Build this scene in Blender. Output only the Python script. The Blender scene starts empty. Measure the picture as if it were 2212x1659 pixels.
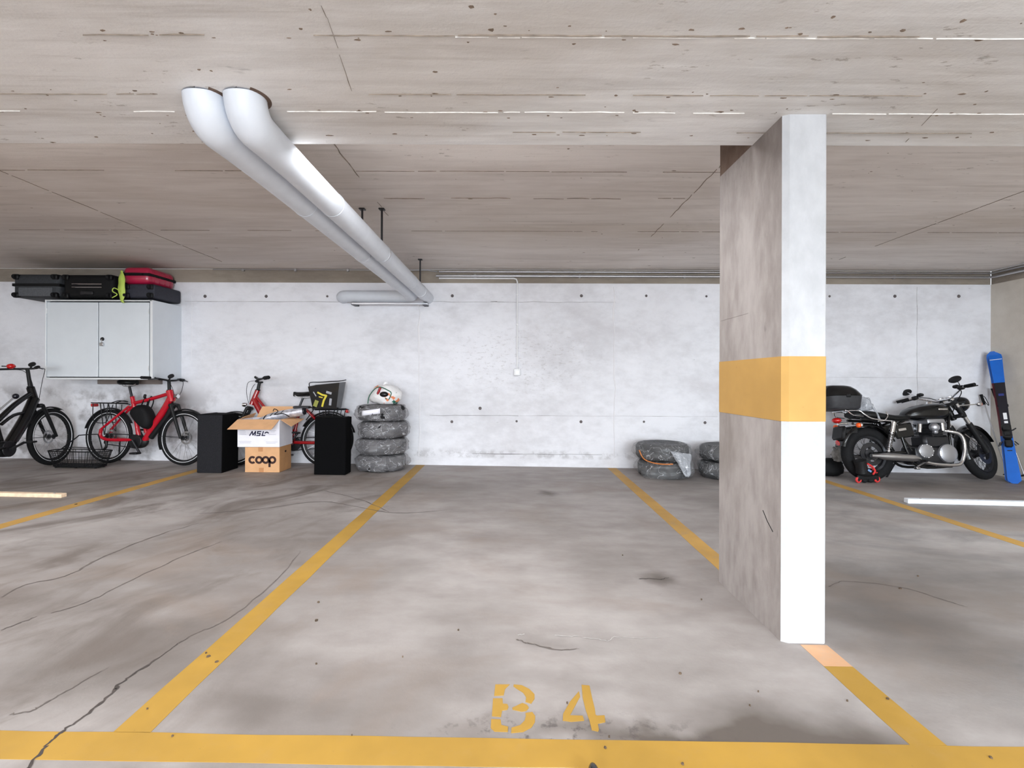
import bpy, bmesh, math, random
from mathutils import Vector, Matrix, noise
random.seed(7)
PI = math.pi
scene = bpy.context.scene
COL = scene.collection

# ------------------------------------------------------------------ camera, light, exposure
F, CX, CY, H = 1066.0, 1106.0, 822.0, 1.15      # focal length in photo pixels, vanishing point, eye height
ROLL, SLOPE = 0.003, 0.013                      # camera roll, cross fall of the garage floor
cam = bpy.data.objects.new('camera', bpy.data.cameras.new('camera'))
COL.objects.link(cam)
cam.data.sensor_width = 36.0
cam.data.lens = 36.0 * F / 2212.0
cam.data.shift_y = -7.5 / 2212.0
cam.data.clip_start = 0.05
cam.matrix_world = Matrix(((1, -ROLL, 0, 0), (0, 0, -1, 0), (ROLL, 1, 0, H), (0, 0, 0, 1)))
scene.camera = cam
scene.view_settings.view_transform = 'Standard'
scene.view_settings.look = 'None'
scene.view_settings.gamma = 1.0
scene.view_settings.use_curve_mapping = False
scene.view_settings.exposure = 1.60
scene.cycles.use_denoising = True
scene.cycles.use_adaptive_sampling = True
scene.cycles.adaptive_threshold = 0.05
scene.cycles.max_bounces = 8
scene.cycles.diffuse_bounces = 5
scene.cycles.glossy_bounces = 3
scene.cycles.transparent_max_bounces = 12

world = bpy.data.worlds.new('world')
scene.world = world
world.use_nodes = True
world.node_tree.nodes['Background'].inputs[0].default_value = (0.80, 0.88, 1.0, 1)
world.node_tree.nodes['Background'].inputs[1].default_value = 0.55

def area(name, loc, direction, sx, sy, power, color):
    l = bpy.data.lights.new(name, 'AREA')
    l.shape = 'RECTANGLE'; l.size = sx; l.size_y = sy; l.energy = power; l.color = color
    o = bpy.data.objects.new(name, l); COL.objects.link(o)
    o.location = loc
    o.rotation_euler = Vector(direction).to_track_quat('-Z', 'Y').to_euler()
    return o
# daylight through the open garage side far behind the camera, tube lamps over the driving lane
area('daylight_opening', (4.0, -11.4, 1.25), (0, 1, 0.03), 12.0, 2.1, 480, (0.80, 0.91, 1.0))
WARM, COOL = (0.965, 0.98, 1.0), (0.87, 0.945, 1.0)
for ly, pw in ((-6.0, 130), (-3.0, 95)):
    for lx, k in ((-5.2, .32), (-1.7, 1.0), (1.7, 1.05), (5.2, .5)):
        area('tube_lamp', (lx, ly, 2.27), (0, 0, -1), 1.5, 0.12, pw * k, WARM if lx < 0 else COOL)
for lx, pw in ((-5.6, 8), (-1.0, 4), (5.0, 12)):  # near row added to brighten the floor in front
    area('tube_lamp', (lx, 0.95, 2.27), (0, 0, -1), 1.5, 0.12, pw, WARM if lx < 0 else COOL)
# unseen fill lights added behind the ceiling step to brighten the parking bays
for lx, pw in ((-5.8, 7), (-3.1, 15), (-0.2, 12), (4.4, 14)):
    area('bay_fill', (lx, 2.58, 2.42), (0, 0.08, -1), 1.5, 0.10, pw, WARM if lx < 0 else COOL)

# ------------------------------------------------------------------ photo geometry helpers
def ray(px, py):
    u, v = (px - CX) / F, (CY - py) / F
    return u - ROLL * v, v + ROLL * u
def at(px, py, d):
    X, Z = ray(px, py); return Vector((X * d, d, H + Z * d))
def on_floor(px, py, lift=0.0):
    X, Z = ray(px, py); d = H / (-Z - SLOPE * X)
    return Vector((X * d, d, -SLOPE * X * d + lift))
def fz(x): return -SLOPE * x

# ------------------------------------------------------------------ mesh helpers
class MB:
    def __init__(self, M=None):
        self.v, self.f, self.M = [], [], M or Matrix()
    def add(self, vs, fs, M=None):
        T = self.M @ M if M is not None else self.M
        b = len(self.v)
        self.v += [T @ Vector(p) for p in vs]
        self.f += [tuple(b + i for i in f) for f in fs]
        return self
    def box(self, c, s, bev=0.0, M=None, seg=1):
        bm = bmesh.new(); bmesh.ops.create_cube(bm, size=1.0)
        for v in bm.verts: v.co = Vector((v.co.x * s[0], v.co.y * s[1], v.co.z * s[2]))
        if bev > 0:
            bmesh.ops.bevel(bm, geom=list(bm.edges), offset=bev, segments=seg, affect='EDGES', profile=0.5)
        T = Matrix.Translation(c)
        if M is not None: T = T @ M
        self.add([v.co.copy() for v in bm.verts], [[v.index for v in f.verts] for f in bm.faces], T)
        bm.free(); return self
    def tube(self, pts, r, n=8, closed=False, caps=True, flat=1.0):
        P = [Vector(p) for p in pts]; m = len(P)
        rs = list(r) if isinstance(r, (list, tuple)) else [r] * m
        vs, fs = [], []
        prev = None
        for i in range(m):
            if closed: t = P[(i + 1) % m] - P[i - 1]
            else: t = P[min(i + 1, m - 1)] - P[max(i - 1, 0)]
            t = t.normalized() if t.length > 1e-9 else Vector((0, 0, 1))
            if prev is None:
                a = Vector((0, 1, 0)) if abs(t.y) < 0.9 else Vector((1, 0, 0))
                nrm = (a - t * a.dot(t)).normalized()
            else:
                nrm = prev - t * prev.dot(t)
                nrm = nrm.normalized() if nrm.length > 1e-6 else prev
            prev = nrm
            bn = t.cross(nrm)
            for k in range(n):
                a = 2 * PI * (k + 0.5) / n
                vs.append(P[i] + nrm * (rs[i] * math.cos(a) * flat) + bn * (rs[i] * math.sin(a)))
        for i in range(m if closed else m - 1):
            j = (i + 1) % m
            for k in range(n):
                l = (k + 1) % n
                fs.append((i * n + k, i * n + l, j * n + l, j * n + k))
        if caps and not closed:
            fs.append(tuple(range(n - 1, -1, -1))); fs.append(tuple((m - 1) * n + k for k in range(n)))
        return self.add(vs, fs)
    def lathe(self, prof, M=None, n=24, closed=False, a0=0.0, a1=2 * PI):
        # prof: (radius, height) about local z
        full = abs(a1 - a0 - 2 * PI) < 1e-6
        cols = n if full else n + 1
        m = len(prof); vs, fs = [], []
        for k in range(cols):
            a = a0 + (a1 - a0) * k / n
            for r, h in prof: vs.append((r * math.cos(a), r * math.sin(a), h))
        for k in range(n):
            l = (k + 1) % cols
            for i in range(m if closed else m - 1):
                j = (i + 1) % m
                fs.append((k * m + i, l * m + i, l * m + j, k * m + j))
        return self.add(vs, fs, M)
    def torus(self, R, r, M=None, n=40, m=10, h=None):
        h = h or r
        return self.lathe([(R + r * math.cos(2 * PI * i / m), h * math.sin(2 * PI * i / m)) for i in range(m)], M, n, True)
    def cyl(self, a, b, r, n=16, r2=None):
        return self.tube([a, b], [r, r if r2 is None else r2], n)
    def prism(self, poly, t, M=None):
        n = len(poly)
        vs = [(x, y, -t / 2) for x, y in poly] + [(x, y, t / 2) for x, y in poly]
        fs = [tuple(range(n - 1, -1, -1)), tuple(range(n, 2 * n))]
        for i in range(n):
            j = (i + 1) % n; fs.append((i, j, n + j, n + i))
        return self.add(vs, fs, M)
    def ball(self, c, r, n=16, m=10, M=None):
        if not isinstance(r, (tuple, list)): r = (r, r, r)
        vs = [(0, 0, r[2])]
        for i in range(1, m):
            t = PI * i / m
            for k in range(n):
                a = 2 * PI * k / n
                vs.append((r[0] * math.sin(t) * math.cos(a), r[1] * math.sin(t) * math.sin(a), r[2] * math.cos(t)))
        vs.append((0, 0, -r[2]))
        fs = [(0, 1 + k, 1 + (k + 1) % n) for k in range(n)]
        for i in range(m - 2):
            for k in range(n):
                l = (k + 1) % n; a = 1 + i * n
                fs.append((a + k, a + n + k, a + n + l, a + l))
        b = 1 + (m - 2) * n; e = len(vs) - 1
        fs += [(b + k, e, b + (k + 1) % n) for k in range(n)]
        T = Matrix.Translation(c)
        if M is not None: T = T @ M
        return self.add(vs, fs, T)
    def build(self, name, mat, parent=None, smooth=True, angle=40, **props):
        me = bpy.data.meshes.new(name)
        me.from_pydata([tuple(p) for p in self.v], [], self.f)
        bm = bmesh.new(); bm.from_mesh(me)
        bmesh.ops.recalc_face_normals(bm, faces=bm.faces)
        bm.to_mesh(me); bm.free()
        if smooth:
            me.polygons.foreach_set('use_smooth', [True] * len(me.polygons))
            me.set_sharp_from_angle(angle=math.radians(angle))
        me.materials.append(mat)
        o = bpy.data.objects.new(name, me); COL.objects.link(o)
        if parent is not None: o.parent = parent
        for k, v in props.items(): o[k] = v
        return o

def thing(name, label, cat, loc=(0, 0, 0), rot=(0, 0, 0), group=None):
    o = bpy.data.objects.new(name, None); COL.objects.link(o)
    o.empty_display_size = 0.1
    o.location = loc; o.rotation_euler = rot
    o['label'] = label; o['category'] = cat
    if group: o['group'] = group
    return o
def tag(o, label, cat, group=None):
    o['label'] = label; o['category'] = cat
    if group: o['group'] = group
    return o
def smooth_path(pts, k=4):
    P = [Vector(p) for p in pts]; out = []
    for i in range(len(P) - 1):
        p0, p1, p2, p3 = P[max(i - 1, 0)], P[i], P[i + 1], P[min(i + 2, len(P) - 1)]
        for s in range(k):
            t = s / k
            out.append(0.5 * ((2 * p1) + (p2 - p0) * t + (2 * p0 - 5 * p1 + 4 * p2 - p3) * t * t + (3 * p1 - p0 - 3 * p2 + p3) * t ** 3))
    return out + [P[-1]]
YAX = Matrix.Rotation(-PI / 2, 4, 'X')          # local z -> +y : wheels, discs

# ------------------------------------------------------------------ materials
def srgb(r, g, b):
    f = lambda c: (c / 255) / 12.92 if c / 255 <= 0.04045 else ((c / 255 + 0.055) / 1.055) ** 2.4
    return (f(r), f(g), f(b), 1)
def mat(name, col, rough=0.5, metal=0.0, coat=0.0, noise_amt=0.0, nscale=40, bump=0.0, spec=0.5):
    m = bpy.data.materials.new(name); m.use_nodes = True
    nt = m.node_tree; b = nt.nodes['Principled BSDF']
    b.inputs['Base Color'].default_value = col
    b.inputs['Roughness'].default_value = rough
    b.inputs['Metallic'].default_value = metal
    b.inputs['Coat Weight'].default_value = coat
    b.inputs['Specular IOR Level'].default_value = spec
    tc = nt.nodes.new('ShaderNodeTexCoord'); n = nt.nodes.new('ShaderNodeTexNoise')
    n.inputs['Scale'].default_value = nscale; n.inputs['Detail'].default_value = 4
    nt.links.new(tc.outputs['Object'], n.inputs['Vector'])
    if noise_amt > 0:
        r = nt.nodes.new('ShaderNodeValToRGB')
        r.color_ramp.elements[0].position = 0.3; r.color_ramp.elements[1].position = 0.7
        r.color_ramp.elements[0].color = tuple(c * (1 - noise_amt) for c in col[:3]) + (1,)
        r.color_ramp.elements[1].color = tuple(min(1, c * (1 + noise_amt)) for c in col[:3]) + (1,)
        nt.links.new(n.outputs['Fac'], r.inputs['Fac']); nt.links.new(r.outputs['Color'], b.inputs['Base Color'])
    if bump > 0:
        bp = nt.nodes.new('ShaderNodeBump'); bp.inputs['Strength'].default_value = bump; bp.inputs['Distance'].default_value = 0.01
        nt.links.new(n.outputs['Fac'], bp.inputs['Height']); nt.links.new(bp.outputs['Normal'], b.inputs['Normal'])
    return m

class NT:
    """tiny node-graph writer"""
    def __init__(self, m): self.t = m.node_tree; self.l = self.t.links
    def node(self, typ, **kw):
        n = self.t.nodes.new(typ)
        for k, v in kw.items(): setattr(n, k, v)
        return n
    def put(self, sock, v):
        if hasattr(v, 'links') or isinstance(v, bpy.types.NodeSocket): self.l.new(v, sock)
        else: sock.default_value = v
    def math(self, op, a, b=0.0, clamp=False):
        n = self.node('ShaderNodeMath', operation=op, use_clamp=clamp)
        self.put(n.inputs[0], a); self.put(n.inputs[1], b); return n.outputs[0]
    def noise(self, vec, scale, detail=5, rough=0.55, mapping=None, dist=0.0):
        if mapping is not None:
            mp = self.node('ShaderNodeMapping'); mp.inputs['Scale'].default_value = mapping
            self.l.new(vec, mp.inputs['Vector']); vec = mp.outputs['Vector']
        n = self.node('ShaderNodeTexNoise')
        n.inputs['Scale'].default_value = scale; n.inputs['Detail'].default_value = detail
        n.inputs['Roughness'].default_value = rough; n.inputs['Distortion'].default_value = dist
        self.l.new(vec, n.inputs['Vector']); return n.outputs['Fac']
    def rng(self, v, a, b, c=0.0, d=1.0, smooth=True):
        n = self.node('ShaderNodeMapRange'); n.interpolation_type = 'SMOOTHSTEP' if smooth else 'LINEAR'
        self.put(n.inputs[0], v)
        for i, x in enumerate((a, b, c, d)): n.inputs[i + 1].default_value = x
        return n.outputs[0]
    def mix(self, fac, a, b):
        n = self.node('ShaderNodeMix', data_type='RGBA'); self.put(n.inputs[0], fac)
        self.put(n.inputs[6], a); self.put(n.inputs[7], b); return n.outputs[2]
    def spots(self, vec, lst):
        """soft elliptical stains: (x, y, rx, ry, strength) on the floor plane"""
        tot = None
        for x, y, rx, ry, s in lst:
            a = self.node('ShaderNodeVectorMath', operation='SUBTRACT'); self.l.new(vec, a.inputs[0]); a.inputs[1].default_value = (x, y, 0)
            b = self.node('ShaderNodeVectorMath', operation='MULTIPLY'); self.l.new(a.outputs[0], b.inputs[0]); b.inputs[1].default_value = (1 / rx, 1 / ry, 0)
            c = self.node('ShaderNodeVectorMath', operation='LENGTH'); self.l.new(b.outputs[0], c.inputs[0])
            g = self.rng(c.outputs['Value'], 0.0, 1.0, s, 0.0)
            tot = g if tot is None else self.math('ADD', tot, g)
        return tot

def concrete(name, dark, light, streak=(1, 1, 1), scale=1.2, lo=0.3, hi=0.72, stain=None, stain_amt=0.35, pits=0.25,
             bump=0.25, rough=0.8, extra=None, pit_scale=9, pit_map=(1, 1, 1), pit_at=0.70):
    m = bpy.data.materials.new(name); m.use_nodes = True
    g = NT(m); b = m.node_tree.nodes['Principled BSDF']
    tc = g.node('ShaderNodeTexCoord'); v = tc.outputs['Object']
    n1 = g.noise(v, scale, 7, 0.62, streak)
    n2 = g.noise(v, scale * 9, 5, 0.6, streak)
    f = g.math('ADD', g.math('MULTIPLY', n1, 0.68), g.math('MULTIPLY', n2, 0.32))
    col = g.mix(g.rng(f, lo, hi), dark, light)
    if stain is not None:
        n3 = g.noise(v, scale * 0.9, 6, 0.6, (streak[0] * 1.3, streak[1] * 0.7, streak[2]), 0.6)
        col = g.mix(g.math('MULTIPLY', g.rng(n3, 0.52, 0.72), stain_amt), col, stain)
    n4 = g.noise(v, pit_scale, 3, 0.6, pit_map)
    col = g.mix(g.math('MULTIPLY', g.rng(n4, pit_at, pit_at + 0.06), pits), col, tuple(c * 0.35 for c in dark[:3]) + (1,))
    if extra: col = extra(g, v, col)
    g.l.new(col, b.inputs['Base Color'])
    b.inputs['Roughness'].default_value = rough
    b.inputs['Specular IOR Level'].default_value = 0.3
    n5 = g.noise(v, 60, 4, 0.65)
    bp = g.node('ShaderNodeBump'); bp.inputs['Strength'].default_value = bump; bp.inputs['Distance'].default_value = 0.006
    g.l.new(g.math('ADD', n5, g.math('MULTIPLY', n2, 1.5)), bp.inputs['Height']); g.l.new(bp.outputs['Normal'], b.inputs['Normal'])
    return m

# floor stains measured on the photograph and laid on the real floor plane
ST = []
for px, py, rx, ry, s in [(1420, 1250, .12, .08, .9), (1300, 1220, .32, .25, .30), (1700, 1570, .42, .13, .9), (1540, 1605, .40, .07, .9),
                          (1180, 1065, .14, .10, .9), (1900, 1300, .5, .35, .5), (2000, 1370, .35, .25, .45), (2090, 1110, .6, .25, .5),
                          (1580, 1085, .35, .22, .45), (180, 1330, .9, .3, .35), (300, 1200, 1.1, .5, .45), (80, 1470, .5, .18, .35),
                          (700, 1180, .6, .5, .3), (960, 1050, .8, .25, .3), (640, 1480, .3, .15, .3), (850, 1240, .3, .2, .3),
                          (330, 1040, 1.2, .3, .45), (2100, 1250, .8, .4, .35), (1200, 1380, .3, .05, .35), (60, 1080, .9, .5, .45),
                          (2000, 1050, .9, .25, .6), (1500, 1440, .3, .2, .22), (1250, 1600, .5, .05, .6), (560, 1350, .4, .35, .25),
                          (520, 1120, .7, .4, .35), (1150, 1130, .35, .2, .25), (760, 1560, .40, .16, .5), (950, 1450, .30, .15, .4), (300, 1420, .5, .2, .5), (1000, 1330, .3, .2, .25), (1850, 1600, .3, .15, .3), (2050, 1500, .4, .2, .4), (520, 1530, .2, .1, .4), (1250, 1480, .4, .06, .25)]:
    p = on_floor(px, py); ST.append((p.x, p.y, rx * 1.5, ry * 2.2, s))
def floor_extra(g, v, col):
    w = g.node('ShaderNodeTexNoise'); w.inputs['Scale'].default_value = 2.2; w.inputs['Detail'].default_value = 4
    g.l.new(v, w.inputs['Vector'])
    a = g.node('ShaderNodeVectorMath', operation='SUBTRACT'); g.l.new(w.outputs['Color'], a.inputs[0]); a.inputs[1].default_value = (.5, .5, .5)
    b = g.node('ShaderNodeVectorMath', operation='SCALE'); g.l.new(a.outputs[0], b.inputs[0]); b.inputs['Scale'].default_value = 0.55
    c = g.node('ShaderNodeVectorMath', operation='ADD'); g.l.new(v, c.inputs[0]); g.l.new(b.outputs[0], c.inputs[1])
    s = g.spots(c.outputs[0], ST)
    col = g.mix(g.math('MULTIPLY', s, 0.92, True), col, srgb(96, 88, 82))
    # dried-out water runs over the left-hand bays
    sx = g.node('ShaderNodeSeparateXYZ'); g.l.new(v, sx.inputs[0])
    mp = g.node('ShaderNodeMapping'); mp.inputs['Rotation'].default_value = (0, 0, .5); g.l.new(v, mp.inputs['Vector'])
    r = g.noise(mp.outputs['Vector'], 1.5, 6, .6, (1.7, .8, 1), .9)
    col = g.mix(g.math('MULTIPLY', g.math('MULTIPLY', g.rng(r, .42, .70), g.rng(sx.outputs['X'], -.4, -2.0)), .75), col, srgb(100, 90, 83))
    r2 = g.noise(v, 1.1, 6, .6, (.8, 1.4, 1), .9)
    col = g.mix(g.math('MULTIPLY', g.math('MULTIPLY', g.rng(r2, .42, .70), g.rng(sx.outputs['X'], 1.3, 2.4)), .6), col, srgb(104, 102, 102))
    r3 = g.noise(v, .9, 5, .6, (.9, 1.2, 1), .6)
    col = g.mix(g.math('MULTIPLY', g.rng(r3, .5, .66), .35), col, srgb(138, 122, 110))
    # worn, scuffed surface in front of the bay number
    sp = g.noise(v, 16, 4, 0.7)
    p = on_floor(1230, 1590)
    z = g.spots(v, [(p.x, p.y, .75, .16, 1.0)])
    return g.mix(g.math('MULTIPLY', g.math('MULTIPLY', g.rng(sp, .52, .66), z), .8), col, srgb(74, 66, 66))
def ceil_extra(g, v, col):
    # broad brown damp blotches, and a browner cast towards the left bays
    n = g.noise(v, .55, 5, .6, (0.6, 1.2, 1), .8)
    col = g.mix(g.math('MULTIPLY', g.rng(n, .48, .68), .34), col, srgb(186, 174, 161))
    sx = g.node('ShaderNodeSeparateXYZ'); g.l.new(v, sx.inputs[0])
    col = g.mix(g.math('MULTIPLY', g.rng(sx.outputs['X'], 0.5, -4.0), .30), col, srgb(182, 168, 156))
    # fine board grain along x and scattered grey-brown pitting
    b = g.noise(v, 7, 5, .65, (0.10, 2.4, 1)); col = g.mix(g.math('MULTIPLY', g.rng(b, .52, .74), .34), col, srgb(164, 154, 144))
    c = g.noise(v, 10, 5, .7, (0.16, 2.2, 1)); col = g.mix(g.math('MULTIPLY', g.rng(c, .56, .72), .30), col, srgb(236, 234, 230))
    p = g.noise(v, 16, 4, .7, (0.5, 1.5, 1)); m = g.noise(v, 1.4, 3, .6)
    return g.mix(g.math('MULTIPLY', g.math('MULTIPLY', g.rng(p, .62, .68), g.rng(m, .48, .6)), .5), col, srgb(120, 106, 94))
FLOOR = concrete('floor_concrete', srgb(136, 128, 124), srgb(174, 168, 165), (0.6, 1.0, 1), 0.6, .32, .68, srgb(132, 119, 110), .6, .10, .12, .62, floor_extra, 14, (1, 1, 1), .72)
CEIL = concrete('ceiling_concrete', srgb(206, 204, 202), srgb(242, 242, 242), (0.22, 1.5, 1), 1.1, .34, .64, srgb(200, 191, 180), .5, .5, .25, .85, ceil_extra, 7, (0.5, 1.4, 1), .69)
CEILB = concrete('raised_ceiling_shaded_concrete', srgb(204, 195, 189), srgb(230, 223, 218), (0.22, 1.4, 1), 1.0, .34, .64, srgb(194, 181, 168), .5, .35, .2, .9, ceil_extra, 7, (0.4, 1.4, 1), .70)  # same concrete as the front slab, recess shade put into its browner colour
def wall_extra(g, v, col):
    sx = g.node('ShaderNodeSeparateXYZ'); g.l.new(v, sx.inputs[0])
    z = g.math('ADD', sx.outputs['Z'], g.math('MULTIPLY', sx.outputs['X'], SLOPE))
    n = g.noise(v, 7, 5, .7)
    # damaged plaster band low down, and a repainted strip at the foot
    d = g.math('MULTIPLY', g.rng(z, .09, .13), g.rng(z, .25, .17))
    col = g.mix(g.math('MULTIPLY', g.math('MULTIPLY', d, g.rng(n, .45, .62)), .42), col, srgb(150, 146, 146))
    # rubbed, pitted patch in the middle of the bay
    n2 = g.noise(v, 13, 4, .7, (1, 1, 2.6))
    k = g.node('ShaderNodeVectorMath', operation='SUBTRACT'); g.l.new(v, k.inputs[0]); k.inputs[1].default_value = (0.1, 6.62, 1.42)
    q = g.node('ShaderNodeVectorMath', operation='MULTIPLY'); g.l.new(k.outputs[0], q.inputs[0]); q.inputs[1].default_value = (.7, 0, 1.5)
    L = g.node('ShaderNodeVectorMath', operation='LENGTH'); g.l.new(q.outputs[0], L.inputs[0])
    e = g.math('MULTIPLY', g.rng(L.outputs['Value'], .3, 1.0, 1, 0), g.rng(n2, .54, .64))
    col = g.mix(g.math('MULTIPLY', e, .32), col, srgb(158, 152, 148))
    # uneven grey patches behind the bicycles
    n3 = g.noise(v, 2.6, 5, .6)
    h = g.math('MULTIPLY', g.rng(sx.outputs['X'], -3.6, -4.6), g.math('MULTIPLY', g.rng(z, 1.1, .8), g.rng(n3, .44, .60)))
    return g.mix(g.math('MULTIPLY', h, .7), col, srgb(128, 122, 122))
WALL = concrete('white_wall_paint', srgb(210, 209, 213), srgb(234, 234, 239), (0.7, 1, 1.2), 1.1, .3, .62, srgb(198, 193, 196), .35, .3, .2, .8, wall_extra, 11, (0.6, 1, 1.3), .73)
WALLR = concrete('right_wall_paint', srgb(204, 196, 184), srgb(220, 213, 202), (1, 1, 1), 1.0, .3, .7, None, .3, .15, .2, .85)
PILL = concrete('pillar_concrete', srgb(138, 130, 126), srgb(176, 169, 166), (1.2, 1.2, .45), 1.6, .33, .66, srgb(122, 113, 105), .5, .3, .25, .85, None, 9, (1, 1, .6), .70)
PILLF = concrete('pillar_front_lit_concrete', srgb(174, 175, 178), srgb(194, 195, 198), (1, 1, .6), 2.0, .3, .66, srgb(164, 164, 164), .3, .15, .15, .7)  # paler copy of the pillar concrete, frontal light put into its colour
RAW = concrete('raw_concrete_band', srgb(134, 124, 114), srgb(160, 150, 138), (.3, 1, 1), 2, .33, .66, None, .3, .2, .2, .9)
BROWN = concrete('shaded_head_and_collar_concrete', srgb(96, 78, 68), srgb(122, 104, 92), (1, 1, .5), 3, .33, .66, None, .3, .2, .2, .9)
SEAM_L = mat('pale_concrete_ridge', srgb(226, 222, 217), .85, noise_amt=.2, nscale=30)
SEAM_D = mat('dark_concrete_joint', srgb(136, 124, 112), .9, noise_amt=.3, nscale=20)
CRACK = mat('floor_crack', srgb(70, 62, 58), .9, noise_amt=.3, nscale=12)
HOLE = mat('tie_hole_mortar', srgb(105, 98, 98), .9, noise_amt=.3, nscale=80)

def paint_mat(name, base, worn, wear, scale=7):
    m = bpy.data.materials.new(name); m.use_nodes = True; g = NT(m); b = m.node_tree.nodes['Principled BSDF']
    v = g.node('ShaderNodeTexCoord').outputs['Object']
    n = g.noise(v, scale, 6, .7); n2 = g.noise(v, 2.0, 4, .6); n3 = g.noise(v, 38, 3, .7)
    c = g.mix(g.rng(n2, .3, .7), tuple(x * .86 for x in base[:3]) + (1,), tuple(min(1, x * 1.08) for x in base[:3]) + (1,))
    c = g.mix(g.math('MULTIPLY', g.rng(n, .5, .72), wear), c, worn)
    c = g.mix(g.math('MULTIPLY', g.rng(n3, .70, .76), .35), c, srgb(110, 90, 60))
    g.l.new(c, b.inputs['Base Color']); b.inputs['Roughness'].default_value = .6; b.inputs['Specular IOR Level'].default_value = .3
    return m
YEL = paint_mat('yellow_line_paint', srgb(172, 134, 56), srgb(170, 136, 80), .3)
YELF = paint_mat('worn_yellow_line_paint', srgb(190, 148, 76), srgb(156, 138, 110), .6)
YELP = paint_mat('faded_yellow_line_paint', srgb(206, 160, 122), srgb(184, 158, 134), .6)
YELB = paint_mat('pillar_yellow_paint', srgb(196, 154, 86), srgb(196, 154, 86), 0)

BLACKP = mat('black_gloss_paint', (.004, .004, .0045, 1), .25, coat=.25, spec=.4)
BLACKM = mat('black_matt', (.006, .006, .007, 1), .7, spec=.25)
RUBBER = mat('tyre_rubber', (.008, .008, .009, 1), .8, spec=.25, noise_amt=.25, nscale=60, bump=.15)
PLASB = mat('black_plastic', (.007, .007, .008, 1), .5, spec=.35)
LEATHER = mat('black_vinyl', (.006, .006, .006, 1), .5, spec=.35, noise_amt=.2, nscale=30, bump=.2)
FELT = mat('grey_black_felt', (.017, .017, .020, 1), .95, spec=.2, noise_amt=.35, nscale=120, bump=.2)
FELTK = mat('black_felt', (.003, .003, .0035, 1), .95, spec=.1, noise_amt=.3, nscale=120)
CHROME = mat('chrome', (.78, .78, .80, 1), .12, 1.0)
STEEL = mat('brushed_steel', (.55, .55, .57, 1), .32, 1.0)
ALU = mat('cast_aluminium', (.50, .51, .55, 1), .38, .9)
DARKST = mat('dark_steel', (.05, .05, .055, 1), .4, .8)
REDP = mat('red_frame_paint', srgb(186, 12, 36), .22, coat=.7)
REDD = mat('dark_red_frame_paint', srgb(150, 14, 22), .25, coat=.6)
REDL = mat('red_lens', srgb(190, 20, 20), .2, coat=.8)
ORANGEL = mat('orange_lens', srgb(240, 90, 20), .2, coat=.8)
WHITE = mat('white_plastic', srgb(236, 236, 238), .45)
REFL = mat('reflective_stripe', srgb(225, 225, 228), .4)
PIPE = mat('pipe_jacket', srgb(214, 219, 227), .42, noise_amt=.03, nscale=12)
CABIN = mat('cabinet_grey_enamel', srgb(222, 228, 234), .28, .15, noise_amt=.02, nscale=6)
CABEDGE = mat('cabinet_frame_enamel', srgb(226, 228, 230), .4, .1)
CABINS = mat('cabinet_shadow_gap', (.01, .01, .012, 1), .9)
CARD = mat('brown_cardboard', srgb(214, 166, 122), .85, noise_amt=.06, nscale=12)
CARDS = mat('brown_cardboard_outer', srgb(196, 146, 98), .85, noise_amt=.1, nscale=9)
CARDW = mat('white_cardboard', srgb(233, 232, 240), .8, noise_amt=.03, nscale=15)
TAPE = mat('packing_tape', srgb(190, 136, 92), .35)
INK = mat('dark_brown_ink', srgb(52, 26, 22), .7)
INKB = mat('navy_ink', srgb(36, 34, 72), .7)
INKG = mat('pale_grey_ink', srgb(196, 195, 206), .8)
BLUE = mat('blue_ski_topsheet', srgb(6, 100, 200), .25, coat=.5, noise_amt=.06, nscale=10)
NAVY = mat('navy_ski_topsheet', (.005, .005, .012, 1), .3, coat=.4)
WINE = mat('dark_red_ski_topsheet', srgb(92, 14, 34), .3, coat=.4)
MAGENTA = mat('raspberry_suitcase_shell', srgb(176, 26, 66), .3, coat=.4)
SUITG = mat('charcoal_suitcase_fabric', srgb(48, 50, 54), .7, noise_amt=.2, nscale=50)
SUITK = mat('black_suitcase_fabric', (.005, .005, .0055, 1), .7, spec=.25, noise_amt=.2, nscale=50)
SUITN = mat('slate_suitcase_fabric', srgb(42, 43, 54), .7, noise_amt=.15, nscale=50)
RIBBON = mat('yellow_green_ribbon', srgb(190, 214, 96), .6)
WOODW = mat('white_painted_batten', srgb(226, 230, 236), .6, noise_amt=.08, nscale=20)
WOODR = mat('raw_pine_batten', srgb(240, 212, 182), .7, noise_amt=.15, nscale=25)
SILVER = mat('silver_foil', srgb(206, 206, 214), .3, .55, noise_amt=.25, nscale=25, bump=.5)
YGRAPH = mat('yellow_print', srgb(214, 196, 60), .6)
GREYP = mat('grey_print', srgb(160, 160, 166), .6)
GLOVE = mat('red_mesh', srgb(214, 52, 52), .6)
GREENC = mat('green_cord', srgb(30, 92, 70), .6)
TAN = mat('grey_bark_cloth', srgb(132, 130, 128), .8, noise_amt=.4, nscale=18, bump=.4)

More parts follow.
